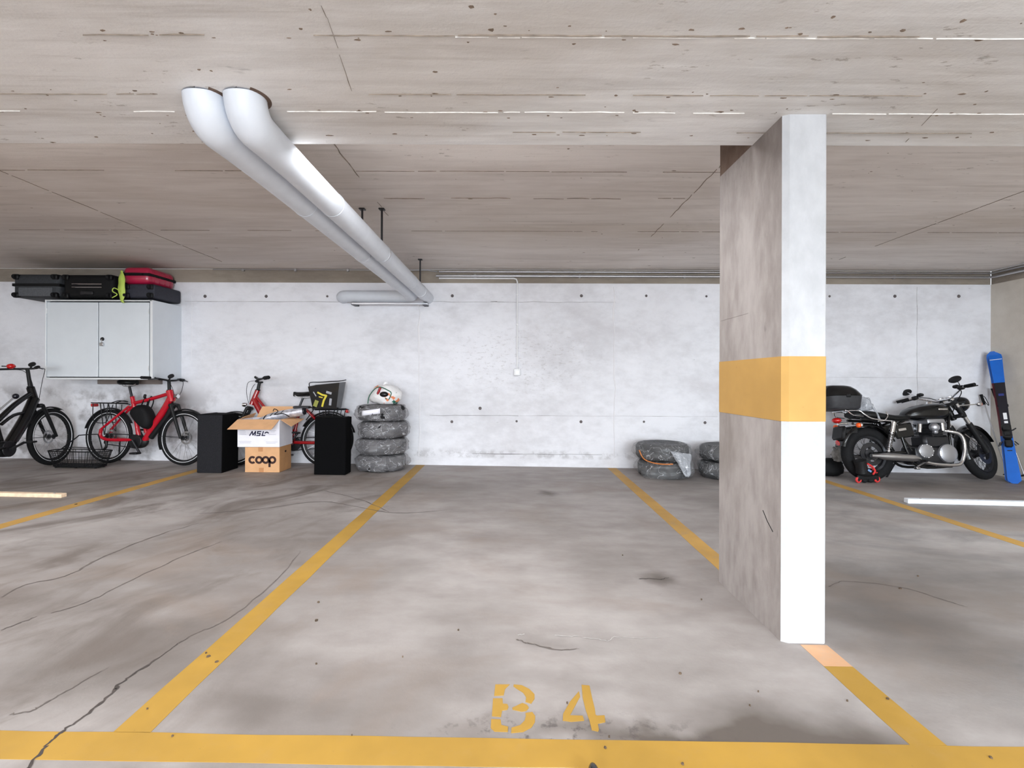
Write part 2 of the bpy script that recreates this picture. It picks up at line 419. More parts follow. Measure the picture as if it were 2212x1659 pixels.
def plastic_film(name, opac, tint, scale=9):
    """clear polythene: partly see-through with white painted crease glints"""
    m = bpy.data.materials.new(name); m.use_nodes = True; g = NT(m); nt = m.node_tree
    b = nt.nodes['Principled BSDF']; out = nt.nodes['Material Output']
    v = g.node('ShaderNodeTexCoord').outputs['Object']
    n = g.noise(v, scale * .7, 1.5, .5, (1, 1, 1.6), 1.2); n2 = g.noise(v, scale * .75, 2, .5, (1, 1, 1.2), 1.4)
    rd = g.math('ABSOLUTE', g.math('SUBTRACT', n2, .5))
    crease = g.rng(rd, 0.0, .016, 1, 0)  # fold lines whitened, so their glints sit in colour and opacity
    g.l.new(g.mix(g.math('MULTIPLY', crease, .8), tuple(c * .62 for c in tint[:3]) + (1,), srgb(244, 244, 248)), b.inputs['Base Color']); b.inputs['Roughness'].default_value = .24
    b.inputs['Specular IOR Level'].default_value = .7
    bp = g.node('ShaderNodeBump'); bp.inputs['Strength'].default_value = .55; bp.inputs['Distance'].default_value = .03
    g.l.new(n, bp.inputs['Height']); g.l.new(bp.outputs['Normal'], b.inputs['Normal'])
    tr = g.node('ShaderNodeBsdfTransparent'); mx = g.node('ShaderNodeMixShader')
    fac = g.math('ADD', g.math('ADD', opac - .10, g.math('MULTIPLY', n, .22)), g.math('MULTIPLY', crease, .22), True)
    g.l.new(fac, mx.inputs[0]); g.l.new(tr.outputs[0], mx.inputs[1]); g.l.new(b.outputs[0], mx.inputs[2])
    g.l.new(mx.outputs[0], out.inputs['Surface'])
    return m
FILM = plastic_film('clear_tyre_bag', .36, srgb(208, 206, 210))
FILM2 = plastic_film('thin_clear_bag', .22, srgb(220, 220, 222), 7)
FILMW = plastic_film('thin_white_bag', .55, srgb(226, 230, 238), 10)
def print_bag():
    m = bpy.data.materials.new('printed_carrier_bag'); m.use_nodes = True; g = NT(m); b = m.node_tree.nodes['Principled BSDF']
    v = g.node('ShaderNodeTexCoord').outputs['Object']
    n = g.noise(v, 7, 2, .5); n2 = g.noise(v, 9, 2, .5, (1.2, .9, 1.4))
    c = g.mix(g.rng(n, .60, .64), srgb(236, 234, 234), srgb(236, 140, 96))
    c = g.mix(g.rng(n2, .66, .69), c, srgb(40, 110, 90))
    g.l.new(c, b.inputs['Base Color']); b.inputs['Roughness'].default_value = .4
    n3 = g.noise(v, 14, 4, .6)
    bp = g.node('ShaderNodeBump'); bp.inputs['Strength'].default_value = .6; bp.inputs['Distance'].default_value = .02
    g.l.new(n3, bp.inputs['Height']); g.l.new(bp.outputs['Normal'], b.inputs['Normal'])
    return m
BAGP = print_bag()
# ------------------------------------------------------------------ the setting
WY, WX, LX, FRONT = 6.62, 6.42, -9.6, -12.0
ZLOW, ZUP, ZBAND, YSTEP = 2.34, 2.634, 2.455, 2.49
def struct(o): o['kind'] = 'structure'; return o
def slab(x0, x1, y0, y1, z0, z1, name, m, parent=None, bev=0):
    return MB().box(((x0 + x1) / 2, (y0 + y1) / 2, (z0 + z1) / 2), (x1 - x0, y1 - y0, z1 - z0), bev).build(name, m, parent, smooth=False)

fl = MB()
fl.add([(LX, FRONT, fz(LX)), (WX, FRONT, fz(WX)), (WX, WY, fz(WX)), (LX, WY, fz(LX)),
        (LX, FRONT, fz(LX) - .3), (WX, FRONT, fz(WX) - .3), (WX, WY, fz(WX) - .3), (LX, WY, fz(LX) - .3)],
       [(0, 1, 2, 3), (7, 6, 5, 4), (0, 4, 5, 1), (1, 5, 6, 2), (2, 6, 7, 3), (3, 7, 4, 0)])
floor = struct(fl.build('floor', FLOOR, smooth=False))
ceiling = struct(slab(LX, WX, FRONT, YSTEP, ZLOW, ZUP + .25, 'ceiling', CEIL))
slab(LX, WX, YSTEP, WY, ZUP, ZUP + .25, 'raised_ceiling', CEILB, ceiling)
wall_back = struct(slab(LX, WX, WY, WY + .25, -.4, ZBAND, 'wall_back', WALL))
band_b = slab(LX, WX, WY + .004, WY + .25, ZBAND, ZUP, 'raw_band', RAW, wall_back)
wall_right = struct(slab(WX, WX + .25, FRONT, WY, -.4, ZBAND, 'wall_right', WALLR))
slab(WX + .004, WX + .25, FRONT, WY, ZBAND, ZUP, 'raw_band', RAW, wall_right)
wall_left = struct(slab(LX - .25, LX, FRONT, WY, -.4, ZUP, 'wall_left', WALLR))

def floor_patch(mb, pts, lift=.0012):
    """flat painted outline lying on the sloping floor, with a real edge"""
    n = len(pts)
    vs = [(x, y, fz(x) + lift) for x, y in pts] + [(x, y, fz(x) - .002) for x, y in pts]
    fs = [tuple(range(n))] + [(i, (i + 1) % n, n + (i + 1) % n, n + i) for i in range(n)]
    mb.add(vs, fs); return mb
def wobble_strip(x0, x1, y0, y1, axis, amp, seed, step=.12):
    """rectangle whose long edges waver a little, as hand-rolled paint does"""
    L0, L1 = (y0, y1) if axis == 'y' else (x0, x1)
    n = max(2, int((L1 - L0) / step)); A, B = [], []
    for i in range(n + 1):
        t = L0 + (L1 - L0) * i / n
        a = noise.noise(Vector((t * 3, seed, 0))) * amp; b = noise.noise(Vector((t * 3, seed + 5, 0))) * amp
        if axis == 'y': A.append((x0 + a, t)); B.append((x1 + b, t))
        else: A.append((t, y0 + a)); B.append((t, y1 + b))
    return A + B[::-1]
def line(x0, x1, y0, y1, axis, m, seed, lift=.0012):
    return floor_patch(MB(), wobble_strip(x0, x1, y0, y1, axis, .004, seed), lift).build('bay_line', m, floor, smooth=False)
line(LX, WX, 1.467, 1.584, 'x', YEL, 1)
line(-1.278, -1.160, 1.584, 6.60, 'y', YEL, 2)
line(1.280, 1.398, 1.584, 2.02, 'y', YEL, 3)
line(1.280, 1.398, 2.02, 2.185, 'y', YELP, 3)
line(1.280, 1.398, 2.88, 6.60, 'y', YELF, 3)
line(-3.872, -3.755, 1.584, 6.60, 'y', YELF, 4)
line(3.715, 3.832, 1.584, 6.60, 'y', YELF, 6)
def stencil(name, polys):
    mb = MB()
    for poly in polys:
        mb2 = [on_floor(1000 + x * .16275, 1440 + y * .16275) for x, y in poly]
        floor_patch(mb, [(p.x, p.y) for p in mb2], .0014)
    return mb.build(name, YEL, floor, smooth=False)
stencil('bay_letter', [
    [(430, 240), (620, 240), (560, 300), (540, 385), (415, 390)],
    [(400, 425), (525, 425), (530, 495), (590, 500), (605, 540), (590, 575), (520, 585), (505, 670), (385, 660)],
    [(375, 700), (500, 705), (510, 780), (600, 800), (595, 870), (420, 865), (370, 820)],
    [(675, 240), (780, 250), (880, 300), (950, 370), (950, 430), (905, 495), (830, 470), (840, 410), (800, 350), (720, 300), (670, 265)],
    [(655, 550), (790, 485), (850, 510), (875, 550), (840, 590), (780, 600), (660, 575)],
    [(830, 620), (920, 605), (960, 660), (955, 740), (910, 810), (800, 870), (640, 885), (645, 815), (760, 780), (820, 720), (835, 660)]])
stencil('bay_number', [
    [(1540, 330), (1555, 400), (1480, 540), (1420, 650), (1590, 655), (1610, 720), (1440, 735), (1325, 720), (1330, 630), (1420, 470)],
    [(1575, 245), (1680, 255), (1710, 400), (1750, 560), (1760, 640), (1780, 655), (1880, 650), (1890, 740), (1790, 760), (1805, 840), (1795, 865), (1710, 845), (1680, 720), (1630, 580), (1590, 420)]])
def crack(pts, w, seed, m=CRACK):
    P = smooth_path([on_floor(*p) for p in pts], 9); L, Rr = [], []
    n = len(P)
    for i, p in enumerate(P):
        t = (P[min(i + 1, n - 1)] - P[max(i - 1, 0)]).normalized(); s = Vector((-t.y, t.x, 0))
        j = Vector((noise.noise(Vector((i * .45, seed, 0))), noise.noise(Vector((i * .45, seed, 9))), 0)) * w * .9
        ww = w * (.35 + .65 * abs(noise.noise(Vector((i * .7, seed, 3)))) * 1.6) * (1 - .8 * max(0, (i / n - .75) / .25))
        L.append((p + j + s * ww / 2).xy); Rr.append((p + j - s * ww / 2).xy)
    mb = MB()
    for i in range(n - 1):
        q = [L[i], L[i + 1], Rr[i + 1], Rr[i]]
        mb.add([(a.x, a.y, fz(a.x) + .0018) for a in q], [(0, 1, 2, 3)])
    return mb.build('floor_crack', m, floor, smooth=False)
CRACKF = mat('fine_floor_crack', srgb(104, 95, 90), .9, noise_amt=.3, nscale=12)
crack([(60, 1659), (100, 1612), (130, 1585), (185, 1545), (240, 1500), (262, 1475), (330, 1430), (385, 1390)], .017, 1)
crack([(385, 1390), (430, 1365), (465, 1352), (520, 1318), (600, 1250), (650, 1190)], .012, 2, CRACKF)
crack([(20, 1545), (70, 1535), (100, 1518), (150, 1490), (200, 1460), (240, 1440)], .010, 3, CRACKF)
crack([(2, 1362), (45, 1345), (80, 1332)], .014, 4, CRACKF)
crack([(2, 1290), (60, 1262), (140, 1245), (220, 1205), (330, 1160), (430, 1130)], .016, 5, CRACKF)
crack([(430, 1110), (560, 1100), (700, 1084), (850, 1108), (980, 1100)], .014, 6, CRACKF)
crack([(700, 1060), (780, 1080), (840, 1106)], .014, 7, CRACKF)
crack([(1790, 1268), (1830, 1256), (1950, 1270), (2050, 1300), (2090, 1312)], .010, 8, CRACKF)
crack([(110, 1325), (190, 1300), (270, 1260), (400, 1200), (480, 1170)], .013, 9, CRACKF)
crack([(1380, 1251), (1405, 1250), (1425, 1252), (1445, 1248)], .010, 10)
EDGE = mat('chipped_floor_edge', srgb(190, 187, 184), .8)
crack([(1198, 1373), (1225, 1375), (1250, 1374)], .008, 11, EDGE); crack([(1258, 1378), (1290, 1381), (1315, 1385), (1326, 1376), (1345, 1380)], .007, 12, EDGE); crack([(1345, 1377), (1390, 1379), (1430, 1377)], .004, 13, EDGE); crack([(1118, 1372), (1132, 1371)], .010, 14, EDGE)
crack([(1115, 1382), (1150, 1392), (1205, 1404), (1250, 1402)], .014, 15, CRACKF)

# board joints and form seams of the ceiling, each a thin ridge proud of the concrete
def ridge(p0, p1, w, h, z, m, name='form_seam', gap=.22):
    """a board seam: broken, uneven dashes of concrete standing proud along one line"""
    a, b = Vector((p0[0], p0[1], 0)), Vector((p1[0], p1[1], 0)); d = b - a; L = d.length; d.normalize(); s = Vector((-d.y, d.x, 0))
    rnd = random.Random(int(abs(p0[0] * 91 + p0[1] * 57 + p1[0] * 13) * 100)); mb = MB(); q = 0.0
    while q < L:
        l = rnd.uniform(.06, .55); e = min(L, q + l); n = max(2, int((e - q) / .05)); o = rnd.uniform(-1, 1) * w * .35; k0 = w * rnd.uniform(.25, 1.0); vs = []
        for i in range(n + 1):
            c = a + d * (q + (e - q) * i / n) + s * (o + noise.noise(Vector((i * .6, q, z))) * w * .5)
            k = k0 * (.5 + abs(noise.noise(Vector((i * .8, q, 4.0 + z)))) * 1.3) * (.3 if i in (0, n) else 1)
            for t_, zz in ((-k, z + .001), (-k * .3, z - h), (k * .3, z - h), (k, z + .001)):
                p = c + s * t_ * .5; vs.append((p.x, p.y, zz))
        fs = [(i * 4 + jj, i * 4 + 4 + jj, i * 4 + 5 + jj, i * 4 + 1 + jj) for i in range(n) for jj in range(3)] + [(0, 1, 2, 3), (n * 4 + 3, n * 4 + 2, n * 4 + 1, n * 4)]
        mb.add(vs, fs)
        q = e + rnd.uniform(0, .04) + (rnd.uniform(.05, .5) if rnd.random() < gap else 0)
    return mb.build(name, m, ceiling, smooth=False, kind='stuff')
for x0, x1, y, w, m in [(-5, -1.5, 2.187, .007, SEAM_L), (-1.0, .72, 2.187, .007, SEAM_L), (.8, 5, 2.190, .003, SEAM_L), (-5, 1.4, 1.700, .008, SEAM_D),
                        (-.2, 3, 1.709, .004, SEAM_L), (-5, -1.5, 2.056, .006, SEAM_D), (-.6, 5, 2.052, .006, SEAM_D), (0, 2.2, 2.36, .005, SEAM_D)]:
    ridge((x0, y), (x1, y), w, .004, ZLOW, m)
ridge((-.60, 1.40), (-.61, 1.62), .007, .002, ZLOW, SEAM_D); ridge((-.61, 1.62), (-.66, 2.03), .007, .002, ZLOW, SEAM_D); ridge((1.85, 2.15), (1.95, 2.45), .006, .002, ZLOW, SEAM_D)
for x, y0, y1, w, m in [(-1.12, 2.6, 4.45, .020, SEAM_D), (1.43, 2.9, 5.6, .018, SEAM_D), (-3.65, 2.6, 6.2, .009, SEAM_D), (3.97, 2.6, 6.0, .007, SEAM_D)]:
    ridge((x, y0), (x, y1), w, .004, ZUP, m)
for x0, x1, y, w, m in [(-1.05, -.55, 4.015, .03, SEAM_D), (-.5, 1.4, 4.015, .018, SEAM_D), (-6, 2, 3.5, .007, SEAM_D), (-5, 6, 4.9, .006, SEAM_D)]:
    ridge((x0, y), (x1, y), w, .004, ZUP, m)
pk = MB()
def pit(c, rx, ry, z):
    a = random.random() * 6
    pk.prism([(c[0] + rx * (.5 + .6 * random.random()) * math.cos(a + k), c[1] + ry * (.5 + .6 * random.random()) * math.sin(a + k)) for k in (0, .8, 1.6, 2.5, 3.3, 4.2, 5.2)], .0016, Matrix.Translation((0, 0, z)))
for px, py, s in [(1018, 14, 12), (1062, 64, 10), (1070, 30, 5), (650, 62, 7), (1950, 66, 9), (2080, 45, 12), (1240, 95, 6), (940, 155, 7), (1700, 60, 7), (1800, 36, 9), (430, 150, 6), (1330, 206, 6)]:
    d = (ZLOW - H) / ray(px, py)[1]; c = at(px, py, d); pit(c, .8 * s / F * d, .6 * s / F * d, ZLOW)
for k in range(150):
    y = random.choice((1.70, 2.05, 2.2, 2.4, random.uniform(1.55, 2.48))) + random.gauss(0, .025); s = random.uniform(.002, .007)
    pit((random.uniform(-2.4, 2.6), min(y, 2.48)), s * random.uniform(1, 4), s, ZLOW)
for k in range(60):
    s = random.uniform(.003, .010); pit((random.uniform(-5, 5), random.uniform(2.9, 6.4)), s * random.uniform(1, 3), s, ZUP)
pk.build('nail_pocket', mat('rusty_pocket', srgb(132, 116, 102), .9, noise_amt=.4, nscale=40), ceiling, smooth=False, kind='stuff')

# wall: tie holes, pour joints, board joints
tie = MB().lathe([(0, .002), (.010, .002), (.014, .003), (.017, .006), (.020, .000)], Matrix.Rotation(PI / 2, 4, 'X'), 12).build('tie_hole', HOLE, wall_back)
ties = [(977, 639), (1256, 639), (1396, 639), (1526, 640), (575, 640), (707, 640), (443, 640), (1792, 640), (1933, 640), (2071, 640),
        (976, 911), (1116, 910), (1255, 911), (1391, 911), (1523, 913), (1037, 882), (700, 905), (1842, 915)]
for i, (px, py) in enumerate(ties):
    o = tie if i == 0 else tie.copy()
    if i: COL.objects.link(o); o.parent = wall_back
    p = at(px, py, WY); o.location = p; o.scale = [random.uniform(.75, 1.15)] * 3
def wall_ridge(a, b, w, h, m, name='wall_seam'):
    pa, pb = at(*a, WY), at(*b, WY); d = pb - pa; n = max(2, int(d.length / .15)); s = Vector((-d.z, 0, d.x)).normalized(); vs = []
    for i in range(n + 1):
        c = pa + d * i / n + s * noise.noise(Vector((i * .6, a[0], 1))) * w; k = w * (.3 + 1.1 * abs(noise.noise(Vector((i * .8, a[1], 4)))))
        for t, yy in ((-k, WY + .001), (-k * .3, WY - h), (k * .3, WY - h), (k, WY + .001)):
            q = c + s * t * .5; vs.append((q.x, yy, q.z))
    fs = [(i * 4 + j, i * 4 + 4 + j, i * 4 + 5 + j, i * 4 + 1 + j) for i in range(n) for j in range(3)]
    return MB().add(vs, fs).build(name, m, wall_back, smooth=False)
GSEAM = mat('grey_wall_joint', srgb(176, 172, 174), .85, noise_amt=.2, nscale=30)
WSEAM = mat('white_wall_joint', srgb(232, 230, 233), .8)
DSEAM = mat('dark_wall_joint', srgb(116, 110, 110), .85, noise_amt=.3, nscale=30)
wall_ridge((926, 652), (1330, 653), .012, .006, GSEAM); wall_ridge((1060, 651), (1074, 651), .012, .006, DSEAM)
wall_ridge((400, 651), (760, 652), .014, .006, GSEAM)
wall_ridge((928, 897), (1120, 898), .012, .004, DSEAM); wall_ridge((1120, 898), (1550, 900), .008, .004, GSEAM); wall_ridge((1790, 815), (2040, 816), .008, .004, GSEAM)
wall_ridge((905, 655), (906, 985), .035, .006, WSEAM); wall_ridge((1326, 620), (1327, 985), .035, .006, WSEAM); wall_ridge((1981, 620), (1981, 960), .012, .003, GSEAM); wall_ridge((414, 640), (414, 780), .014, .004, WSEAM)
wall_ridge((1020, 980), (1130, 981), .012, .006, DSEAM); wall_ridge((1130, 981), (1300, 982), .010, .006, DSEAM)

# ------------------------------------------------------------------ pillar
PX0, PX1, PY0, PY1 = 1.208, 1.402, 2.198, 2.873
def pillar_prism(z0, z1, grow=0.0, y0=PY0, ch=.026):
    e = grow
    poly = [(PX0 - e, y0 + ch * .6), (PX0 - e + ch, y0 - e), (PX1 + e - .008, y0 - e), (PX1 + e, y0 + .008), (PX1 + e, PY1 + e), (PX0 - e, PY1 + e)]
    return MB().prism(poly, z1 - z0, Matrix.Translation((0, 0, (z0 + z1) / 2)))
pillar = struct(pillar_prism(-.03, ZLOW).build('pillar', PILL, smooth=False))
pillar.data.materials.append(PILLF)
for p in pillar.data.polygons:
    if p.normal.y < -.4: p.material_index = 1
pillar_prism(.971, 1.262, .0015).build('painted_band', YELB, pillar, smooth=False)
pillar_prism(ZLOW, ZUP, 0, YSTEP, .001).build('pillar_head', BROWN, pillar, smooth=False)  # the dark brown holds the shade of the ceiling recess
MB().tube([(PX0 - .001, 2.37, .53), (PX0 - .001, 2.33, .49), (PX0 - .001, 2.28, .455)], .0018, 6).build('scratch', BLACKM, pillar)
wr = MB()
for z in (1.50,):
    wr.box((PX0, (PY0 + PY1) / 2 + .16, z), (.003, .34, .004))
wr.build('board_joint', PILL, pillar, smooth=False)

# ------------------------------------------------------------------ insulated pipes under the ceiling
def pipe_path(x, end):
    y0 = 2.085; rb = .10; zc = 2.25
    pts = [(x, y0, ZLOW), (x, y0, zc + rb)]
    pts += [(x, y0 + rb * (1 - math.cos(a)), zc + rb * (1 - math.sin(a))) for a in [PI / 2 * k / 8 for k in range(1, 9)]]
    pts += [(x, y0 + rb + .12, zc)] + [(x, 2.6 + .6 * k, zc) for k in range(0, 6)]
    return pts + end
def pipe(name, x, end, label):
    pts = pipe_path(x, end); n = len(pts)
    r = [.084 if i < 8 else (.084 if i < 10 else (.080 if i < 11 else .076)) for i in range(n)]
    o = MB().tube(pts, r, 28).build(name, PIPE, angle=60)
    tag(o, label, 'pipe')
    for k in (3.1, 4.3, 5.5):
        MB().lathe([(.0765, -.012), (.0782, -.012), (.0782, .012), (.0765, .012)], Matrix.Translation((x, k, 2.25)) @ YAX, 28).build('jacket_joint', PIPE, o)
    MB().lathe([(.080, -.003), (.101, -.001), (.099, .01), (.08, .01)], Matrix.Translation((x, 2.085, ZLOW)), 20, False, -.9, 1.15).build('broken_collar', BROWN, o)
    return o
zc = 2.25
el = [(-1.29, 6.32 + .13 * math.sin(a), zc) for a in ()]
arc = [(-1.30 - .12 * (1 - math.cos(a)), 6.36 + .12 * math.sin(a), zc) for a in [PI / 2 * k / 6 for k in range(0, 7)]]
arc2 = [(-2.16 - .1 * math.sin(a), 6.48 + .1 * (1 - math.cos(a)), zc) for a in [PI / 2 * k / 5 for k in range(0, 6)]]
pl = pipe('insulated_pipe', -1.300, [(-1.30, 6.1, zc)] + arc + [(-1.8, 6.48, zc)] + arc2 + [(-2.26, WY, zc)], 'left-hand of the two pale jacketed pipes under the ceiling, bending along the back wall')
pr = pipe('insulated_pipe', -1.130, [(-1.13, 6.1, zc), (-1.13, WY, zc)], 'right-hand of the two pale jacketed pipes under the ceiling, running straight into the back wall')
def hanger(name, x, y, label):
    t = thing(name, label, 'hanger', (x, y, ZUP))
    MB().tube([(0, 0, 0), (0, 0, -(ZUP - 2.325))], .009, 8).build('rod', DARKST, t)
    MB().lathe([(.076, -.013), (.080, -.013), (.080, .013), (.076, .013)], Matrix.Translation((0, 0, 2.25 - ZUP)) @ YAX, 24).build('clamp_ring', STEEL, t)
    MB().box((0, 0, -.006), (.05, .05, .012), .003).build('anchor_plate', DARKST, t)
hanger('pipe_hanger', -1.130, 4.27, 'steel rod hanger of the right-hand jacketed pipe, the longer rod seen half way along')
hanger('pipe_hanger', -1.300, 4.27, 'steel rod hanger of the left-hand jacketed pipe, half hidden behind the right-hand pipe')
hanger('pipe_hanger', -1.130, 6.05, 'steel rod hanger holding the right-hand jacketed pipe close to the back wall')
t = thing('pipe_bracket', 'thin steel rail carrying the pale pipes where they reach the back wall', 'bracket', (-1.6, WY, 2.15))
MB().box((0, -.16, 0), (1.0, .04, .022), .003).build('rail', STEEL, t)
for bx in (-.48, .45): MB().box((bx, -.08, 0), (.06, .16, .03), .004).build('arm', DARKST, t)

# ------------------------------------------------------------------ conduits, drop line and switch box on the back wall
def conduit(pts, r, label, name='cable_conduit'):
    return tag(MB().tube(pts, r, 10).build(name, STEEL), label, 'conduit')
c1 = conduit([(-.98, 6.585, 2.60), (WX - .03, 6.585, 2.60), (WX - .03, 1.2, 2.60)], .013, 'upper steel conduit in the corner of ceiling and back wall, turning along the right wall')
c2 = conduit([(-1.02, 6.59, 2.545), (WX - .06, 6.59, 2.545), (WX - .03, 6.5, 2.545), (WX - .03, 1.2, 2.545)], .016, 'lower and thicker steel conduit under the ceiling, turning along the right wall')
c3 = conduit([(-4.0, 6.597, 2.625), (-1.13, 6.597, 2.62), (-1.0, 6.597, 2.60)], .008, 'thin steel conduit on the back wall between suitcases and jacketed pipes')
for c, xs, zz in ((c3, (-3.6, -2.9, -2.2, -1.5), 2.622), (c2, (-.5, .9, 2.3, 3.7, 5.1), 2.545)):
    for x in xs: MB().box((x, 6.60, zz), (.03, .035, .045), .004).build('clip', STEEL, c)
p0 = at(1117, 804, WY)
c4 = tag(MB().tube([(-.98, 6.600, 2.515), (p0.x - .05, 6.600, 2.515), (p0.x - .015, 6.600, 2.505), (p0.x, 6.600, 2.47), (p0.x, 6.600, p0.z + .04)], .010, 10).build('drop_conduit', WHITE),
         'thin white conduit dropping down the back wall to the switch box', 'conduit')
for z in (2.3, 1.9, 1.45): MB().box((p0.x, 6.606, z), (.03, .03, .02), .003).build('clip', WHITE, c4)
sb = thing('switch_box', 'small white square switch box on the back wall under its conduit', 'switch', (p0.x, WY, p0.z))
MB().box((0, -.024, 0), (.088, .05, .09), .006).build('housing', WHITE, sb)
MB().box((0, -.052, -.004), (.052, .008, .055), .003).build('rocker', mat('switch_rocker', srgb(246, 246, 246), .35), sb)

# ------------------------------------------------------------------ wall cabinet
CX0, CX1, CYF, CZ0, CZ1 = -5.765, -4.435, 6.09, 1.146, 2.130
cab = thing('wall_cabinet', 'grey metal two-door wall cabinet hung above the bicycles', 'cabinet', ((CX0 + CX1) / 2, WY, CZ0))
w, dp, hh, tk = CX1 - CX0, WY - CYF, CZ1 - CZ0, .03
bd = MB()
bd.box((-w / 2 + .008, -dp / 2, hh / 2), (.016, dp, hh), .002); bd.box((w / 2 - .008, -dp / 2, hh / 2), (.016, dp, hh), .002)
bd.box((0, -dp / 2, hh - .008), (w - .03, dp, .016), .002); bd.box((0, -dp / 2, .008), (w - .03, dp, .016), .002); bd.box((0, -.006, hh / 2), (w - .03, .012, hh - .03))
bd.build('body', CABIN, cab, smooth=False)
fr = MB()
fr.box((-w / 2 + .007, -dp - .001, hh / 2), (.012, .006, hh), .002); fr.box((w / 2 - .017, -dp - .001, hh / 2), (.032, .006, hh), .002)
fr.box((0, -dp - .001, hh - .008), (w - .02, .006, .014), .002); fr.box((0, -dp - .001, .012), (w - .02, .006, .022), .002)
fr.build('face_frame', CABEDGE, cab, smooth=False)
x0, xm, x1 = -w / 2 + .018, -w / 2 + .018 + .64, w / 2 - .042
for k, (a, b) in enumerate(((x0 + .004, xm - .006), (xm + .006, x1 - .004))):
    d = MB().box(((a + b) / 2, -dp + .010, hh / 2 + .002), (b - a, .02, hh - .064), .003).build('door', CABIN, cab, smooth=False)
    for z in (.14, hh - .14): MB().cyl((a + .004 if k == 0 else b - .004, -dp - .004, z - .03), (a + .004 if k == 0 else b - .004, -dp - .004, z + .03), .005, 8).build('hinge', CABEDGE, d)
    if k == 1:
        lc = MB().lathe([(0, .012), (.018, .012), (.024, .004), (.024, 0)], Matrix.Translation((a + .045, -dp, .50)) @ Matrix.Rotation(PI / 2, 4, 'X'), 16).build('lock', DARKST, d)
        MB().box((a + .047, -dp - .016, .435), (.046, .018, .042), .004).box((a + .045, -dp - .008, .475), (.012, .01, .05), .002).build('padlock', STEEL, d)
ins = MB().box((0, -dp + .045, hh / 2), (w - .04, .01, hh - .04)).build('gap_shade_sheet', CABINS, cab, smooth=False)  # near-black sheet that paints the shade seen through the door gaps
MB().box((0, -.03, -.03), (w - .5, .06, .06), .004).build('cabinet_shadow_strip', mat('cabinet_shadow_tone', srgb(134, 122, 116), .9), cab)  # strip added below the cabinet in the brown-grey of its cast shadow

# ------------------------------------------------------------------ suitcases on the cabinet
def suitcase(label, c, s, shell, trim, rz=0, ribs=0, wheels=True, rails=False, band=True, handle=True, rnd=.05):
    t = thing('suitcase', label, 'suitcase', c, (0, 0, rz), 'suitcases stored on top of the wall cabinet')
    sx, sy, sz = s; z0 = .03 if wheels else 0.0
    MB().box((0, 0, sz / 2 + z0 * .5), (sx, sy, sz - z0), rnd, seg=3).build('shell', shell, t)
    if band: MB().box((0, 0, sz / 2 + z0 * .5 + .01), (sx + .008, sy + .008, .035), .004).build('zip_band', trim, t)
    if ribs:
        rb = MB()
        for k in range(ribs):
            x = -sx / 2 + sx * (k + 1) / (ribs + 1)
            rb.box((x, 0, sz / 2 + .016), (.02, sy + .012, sz - .09), .006)
        rb.build('rib', shell, t)
    if wheels:
        for X in (-1, 1):
            for Z in (0, 1):
                w_ = MB().lathe([(0, -.017), (.026, -.017), (.03, -.01), (.03, .01), (.026, .017), (0, .017)], Matrix.Translation((X * (sx / 2 - .05), -sy / 2 - .022, z0 + .03 if Z == 0 else sz - .04)) @ Matrix.Rotation(PI / 2, 4, 'Y'), 16)
                w_ = w_.build('wheel', RUBBER, t)
                MB().box((X * (sx / 2 - .05), -sy / 2 + .005, z0 + .03 if Z == 0 else sz - .04), (.07, .05, .065), .01).build('wheel_housing', PLASB, w_)
    if rails:
        rl = MB()
        for z in (.50, .62): rl.tube([(-sx * .30, -sy / 2 - .008, sz * z), (sx * .28, -sy / 2 - .008, sz * z)], .007, 8)
        rl.build('telescopic_rail', CHROME, t)
        MB().box((-.01, -sy / 2 - .006, sz * .28), (.16, .02, .05), .008).build('badge_plate', DARKST, t)
    if handle:
        MB().tube(smooth_path([(-.09, -sy / 2, sz * .55), (-.08, -sy / 2 - .035, sz * .55), (.08, -sy / 2 - .035, sz * .55), (.09, -sy / 2, sz * .55)], 3), .011, 8).build('carry_handle', trim, t)
    return t
ZT = CZ1
sg = suitcase('charcoal soft suitcase overhanging the cabinet, farthest from the raspberry one', (-5.90, 6.34, ZT), (.58, .46, .325), SUITG, SUITK, handle=False)
MB().box((0, -.233, .10), (.42, .012, .11), .005).build('front_pocket', mat('grey_suitcase_pocket', srgb(84, 86, 90), .7, noise_amt=.2, nscale=50), sg)
sk = suitcase('black soft suitcase with two bright pull-out rails on its underside', (-5.27, 6.36, ZT), (.64, .46, .325), SUITK, BLACKM, rails=True, band=False, handle=False)
sn = suitcase('slate-blue soft suitcase lying under the raspberry one at the cabinet end', (-4.625, 6.36, ZT), (.39, .50, .205), SUITN, SUITK, band=False, handle=False, rnd=.03)
sr = suitcase('raspberry hard-shell suitcase lying on the slate-blue one', (-4.675, 6.36, ZT + .206), (.34, .48, .215), MAGENTA, BLACKM, ribs=0, wheels=False, rnd=.06)
rm = MB()
for X in (-.10, -.035, .035, .10): rm.box((X, 0, .108), (.03, .36, .219), .01)
for Y in (-.14, -.05, .05, .14): rm.box((0, Y, .108), (.345, .03, .15), .01)
rm.build('shell_rib', MAGENTA, sr)
